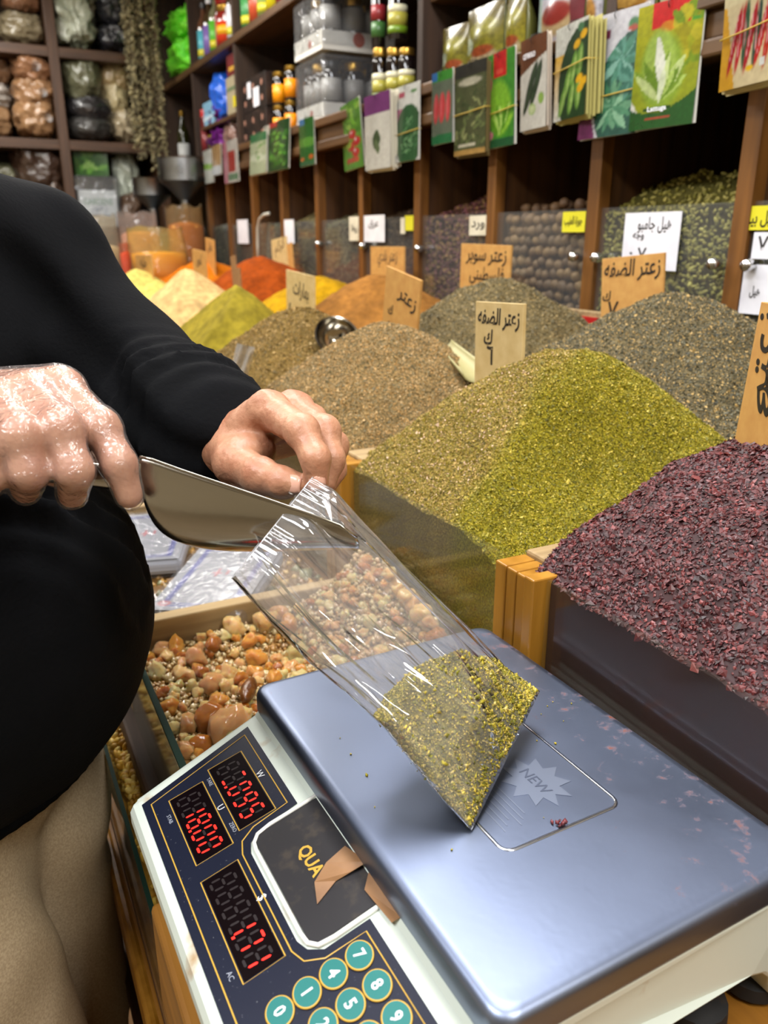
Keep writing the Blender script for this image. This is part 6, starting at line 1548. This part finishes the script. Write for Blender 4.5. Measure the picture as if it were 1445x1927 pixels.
# ------------------------------------------------------------------ powder bags at the far end of the counter
def powder_bag(label, x0, y0, x1, y1, Y, fill, share, film_tint, zfloor):
    a, b_ = ony(x0, (y0 + y1) / 2, Y), ony(x1, (y0 + y1) / 2, Y); zt = ony((x0 + x1) / 2, y0, Y).z; r = (b_.x - a.x) / 2; h = zt - zfloor
    t = thing('powder_bag', label, 'bag', ((a.x + b_.x) / 2, Y, zfloor)); n = 40
    def ring(s, rad, seed, ins=1.0): return [Vector((r * rad * ins * math.cos(q) * (1 + .05 * math.sin(3 * q + seed)), r * .72 * rad * ins * math.sin(q) * (1 + .06 * math.sin(4 * q + seed * 2)), h * s)) for q in [2 * PI * i / n for i in range(n)]]
    rings = [ring(s, rd, k, .97) for k, (s, rd) in enumerate(((0.004, .80), (.06, .95), (share * .6, 1.0), (share, .98), (share * 1.04, .7), (share * 1.07, .25)))]
    MB().loft(rings).obj('powder', mat('bag_powder_' + fill, fill, .85, col2=None), t, True)
    top = []
    for k, s in enumerate(np.linspace(0, 1, 9)):
        rg = ring(s, .82 + .2 * min(1, s * 8) + .03 * math.sin(5 * s), k * .7)
        if s > .8: rg = [p_ + Vector((0, 0, h * (.022 * math.sin(3 * i * 2 * PI / n + h * 90) + .015 * math.sin(7 * i * 2 * PI / n)))) for i, p_ in enumerate(rg)]
        top.append(rg)
    MB().loft(top, cap=False).obj('plastic_film', film('powder_film_' + film_tint, lin(film_tint), .14, .14, 1.3, bump=.8, bscale=22, bdist=.01, hazecol=lin(film_tint)), t, True)
    return t
shelf_top = 1.16
tab = tag(MB().box((.30, 3.99, 1.115), (.98, 4.17, 1.16)).box((.32, 4.0, 0), (.36, 4.16, 1.115)).box((.92, 4.0, 0), (.96, 4.16, 1.115)).obj('side_bench', W_goldy, bev=.003), 'narrow wooden bench behind the end of the counter holding powder bags', 'bench')
powder_bag('open plastic bag of pale flour-like powder next to the vendor shoulder', 150, 405, 224, 500, 4.08, 'd8c49a', .55, 'e0d8c8', 1.161)
powder_bag('clear bag with pinkish beige powder and a rolled top', 226, 400, 300, 500, 4.08, 'd8a888', .70, 'e4d4cc', 1.161)
powder_bag('tall tan-orange powder bag at the end of the bench', 316, 388, 384, 500, 4.08, 'c48a3c', .75, 'd8b888', 1.161)
box_w = MB(); P_ = onx(210, 500, .47)
powder_bag('wide clear bag of bright yellow turmeric powder', 243, 428, 348, 512, 3.80, 'e0a80c', .52, 'f0dc9c', 1.19)
powder_bag('small orange powder bag squeezed beside the yellow bag', 226, 458, 250, 512, 3.86, 'e0601c', .75, 'e8a888', 1.17)
tag(MB().box((.40, 3.44, 1.10), (.56, 3.78, 1.225)).obj('wooden_box', W_darky, bev=.004), 'plain brown wooden box beside the pale yellow heap', 'box')
# ------------------------------------------------------------------ ladle, small bits among the heaps
la = onx(634, 632, .64); t = thing('ladle', 'round polished steel ladle bowl leaning behind the light brown heap', 'ladle', la)
nd = (Vector((0, 0, CAM_H)) - la).normalized() * .75 + Vector((.15, -.1, .55)); ex, ey, ez = basis(nd); Mx = Matrix((ex, ey, ez)).transposed().to_4x4(); R_ = .043
prof = [(R_ * math.sin(a), -R_ * math.cos(a)) for a in np.linspace(.02, PI / 2, 9)] + [(R_ * 1.05, .001), (R_ * .97, .0)] + [(R_ * .97 * math.sin(a), -R_ * .97 * math.cos(a)) for a in np.linspace(PI / 2 - .05, .02, 9)]
MB().lathe(prof, 28, Mx).obj('bowl', M_scoop, t, True, auto=50)
MB().tube([Vector((.0, .012, -.036)), Vector((.01, .014, -.06)), Vector((.02, .012, -.09)), Vector((.04, .01, -.15))], [.006, .006, .005, .005], 8, flat=.5).obj('handle', M_scoop, t, True)
# pale plastic scoop behind the front sign
rings = []; pa, pb = onx(834, 640, .715), onx(900, 700, .680); axv = (pb - pa).normalized(); sdv = axv.cross(Vector((0, 0, 1))).normalized(); dnv = axv.cross(sdv).normalized()
if dnv.z > 0: dnv = -dnv
for s in np.linspace(0, 1, 7): rings.append([pa.lerp(pb, s) + sdv * (math.cos(a) * (.016 + .010 * s)) + dnv * (math.sin(a) * (.012 + .006 * s)) for a in np.linspace(0, PI, 11)])
V = [v for r_ in rings for v in r_]; o = link('plastic_scoop', mesh('plastic_scoop', [list(v) for v in V], [(i * 11 + j, i * 11 + j + 1, (i + 1) * 11 + j + 1, (i + 1) * 11 + j) for i in range(6) for j in range(10)], mat('pale_plastic', '9c9464', .5), True)); o.modifiers.new('solid', 'SOLIDIFY').thickness = .002
tag(o, 'pale yellowish plastic scoop lying behind the front wooden sign', 'scoop')
# red card and tray edge behind the grey-brown heap
a, b_ = onx(1048, 575, 1.10), onx(1135, 600, 1.10)
tag(MB().box((1.098, b_.y, a.z - .06), (1.118, a.y, a.z - .004)).obj('tray_edge', W_goldx, bev=.002), 'worn pale wooden tray edge behind the grey-brown heap', 'tray')
tag(MB().box((1.092, b_.y + .01, a.z - .06), (1.0975, b_.y + .10, a.z - .014)).obj('red_card', pal_mat('b01c1e')), 'small red card leaning on the tray edge behind the heaps', 'card')
# white hose against the wall bins
pts = [onx(*q_, 1.145) for q_ in ((506, 402), (497, 404), (489, 412), (485, 430), (485, 460), (486, 500))]
tag(MB().tube(pts, .0065, 10).obj('white_hose', mat('white_hose_rubber', 'b8b8ac', .4), None, True), 'thin white hose arching down in front of the pale herb bin', 'hose')
# clear plastic strip hanging over the counter edge
q = MB(); rows = []
for i in range(9):
    s = i / 8; rows.append([onx(446 - 22 * s + 34 * j / 6, 646 + 82 * s + 8 * j / 6, .415 + .006 * math.sin(j * 2 + 4 * s)) for j in range(7)])
V = [v for r_ in rows for v in r_]; o = link('plastic_strip', mesh('plastic_strip', [list(v) for v in V], [(i * 7 + j, i * 7 + j + 1, (i + 1) * 7 + j + 1, (i + 1) * 7 + j) for i in range(8) for j in range(6)], film('strip_film', (.9, .9, .9), .45, .15, 1.2, bump=.5, bscale=40), True)); tag(o, 'clear plastic sheet hanging over the bin edge beside the vendor sleeve', 'plastic sheet')
# ------------------------------------------------------------------ packs of plastic bags on the resin bin
M_packfilm = film('pack_film', (.92, .92, .94), .03, .16, .45, bump=.6, bscale=45, bdist=.004)
p = Print(.13, .19, 'a4a6ac', 44, 64)
for a0, a1, c_ in ((.10, .115, '4a54a8'), (.13, .16, '3a449c')):
    p.rect(a0, .06, a1, .94, c_); p.rect(1 - a1, .06, 1 - a0, .94, c_); p.rect(.1, a0 * .8 - .02, .9, a1 * .8 - .02, c_); p.rect(.1, 1.02 - a1 * .8, .9, 1.02 - a0 * .8, c_)
p.ell(.13, .09, .075, .05, 'c8323c'); p.ell(.13, .09, .045, .025, 'e8d8dc'); p.rect(.45, .50, .47, .62, 'c8323c'); p.rect(.40, .54, .52, .56, 'c8323c'); p.rect(.56, .52, .58, .60, 'c8323c')
for k, (u, v, rz, zb, tl) in enumerate(((415, 1078, -38, .925, 6), (280, 1003, -22, .918, 4))):
    P_ = onz(u, v, zb + .03); t = thing('bag_pack', ['white pack of plastic bags with a blue printed border under the scoop', 'second wrapped pack of plastic bags between the vendor and the printed pack'][k], 'pack', (P_.x, P_.y, zb), math.radians(rz)); t.rotation_euler = (math.radians(tl), math.radians(-3), math.radians(rz))
    MB().box((-.062, -.09, 0), (.062, .09, .026)).obj('folded_bags', mat('white_film_stack', 'b8bcc6', .35, bump=.4, bscale=8, bdist=.003, nstretch=(1, 1, 30)), t, bev=.008)
    p.w, p.h = .122, .178; V_, F_, C_ = p.data(0, 0); V2 = np.stack([V_[:, 0], V_[:, 2] + .089, np.full(len(V_), .0266)], 1); link('printed_sheet', mesh('printed_sheet', V2, F_, M_print, True, cols=C_), t)
    lumpy_me = MB().box((-.068, -.10, -.001), (.068, .097, .031)).obj('wrapper', M_packfilm, t, bev=.01)
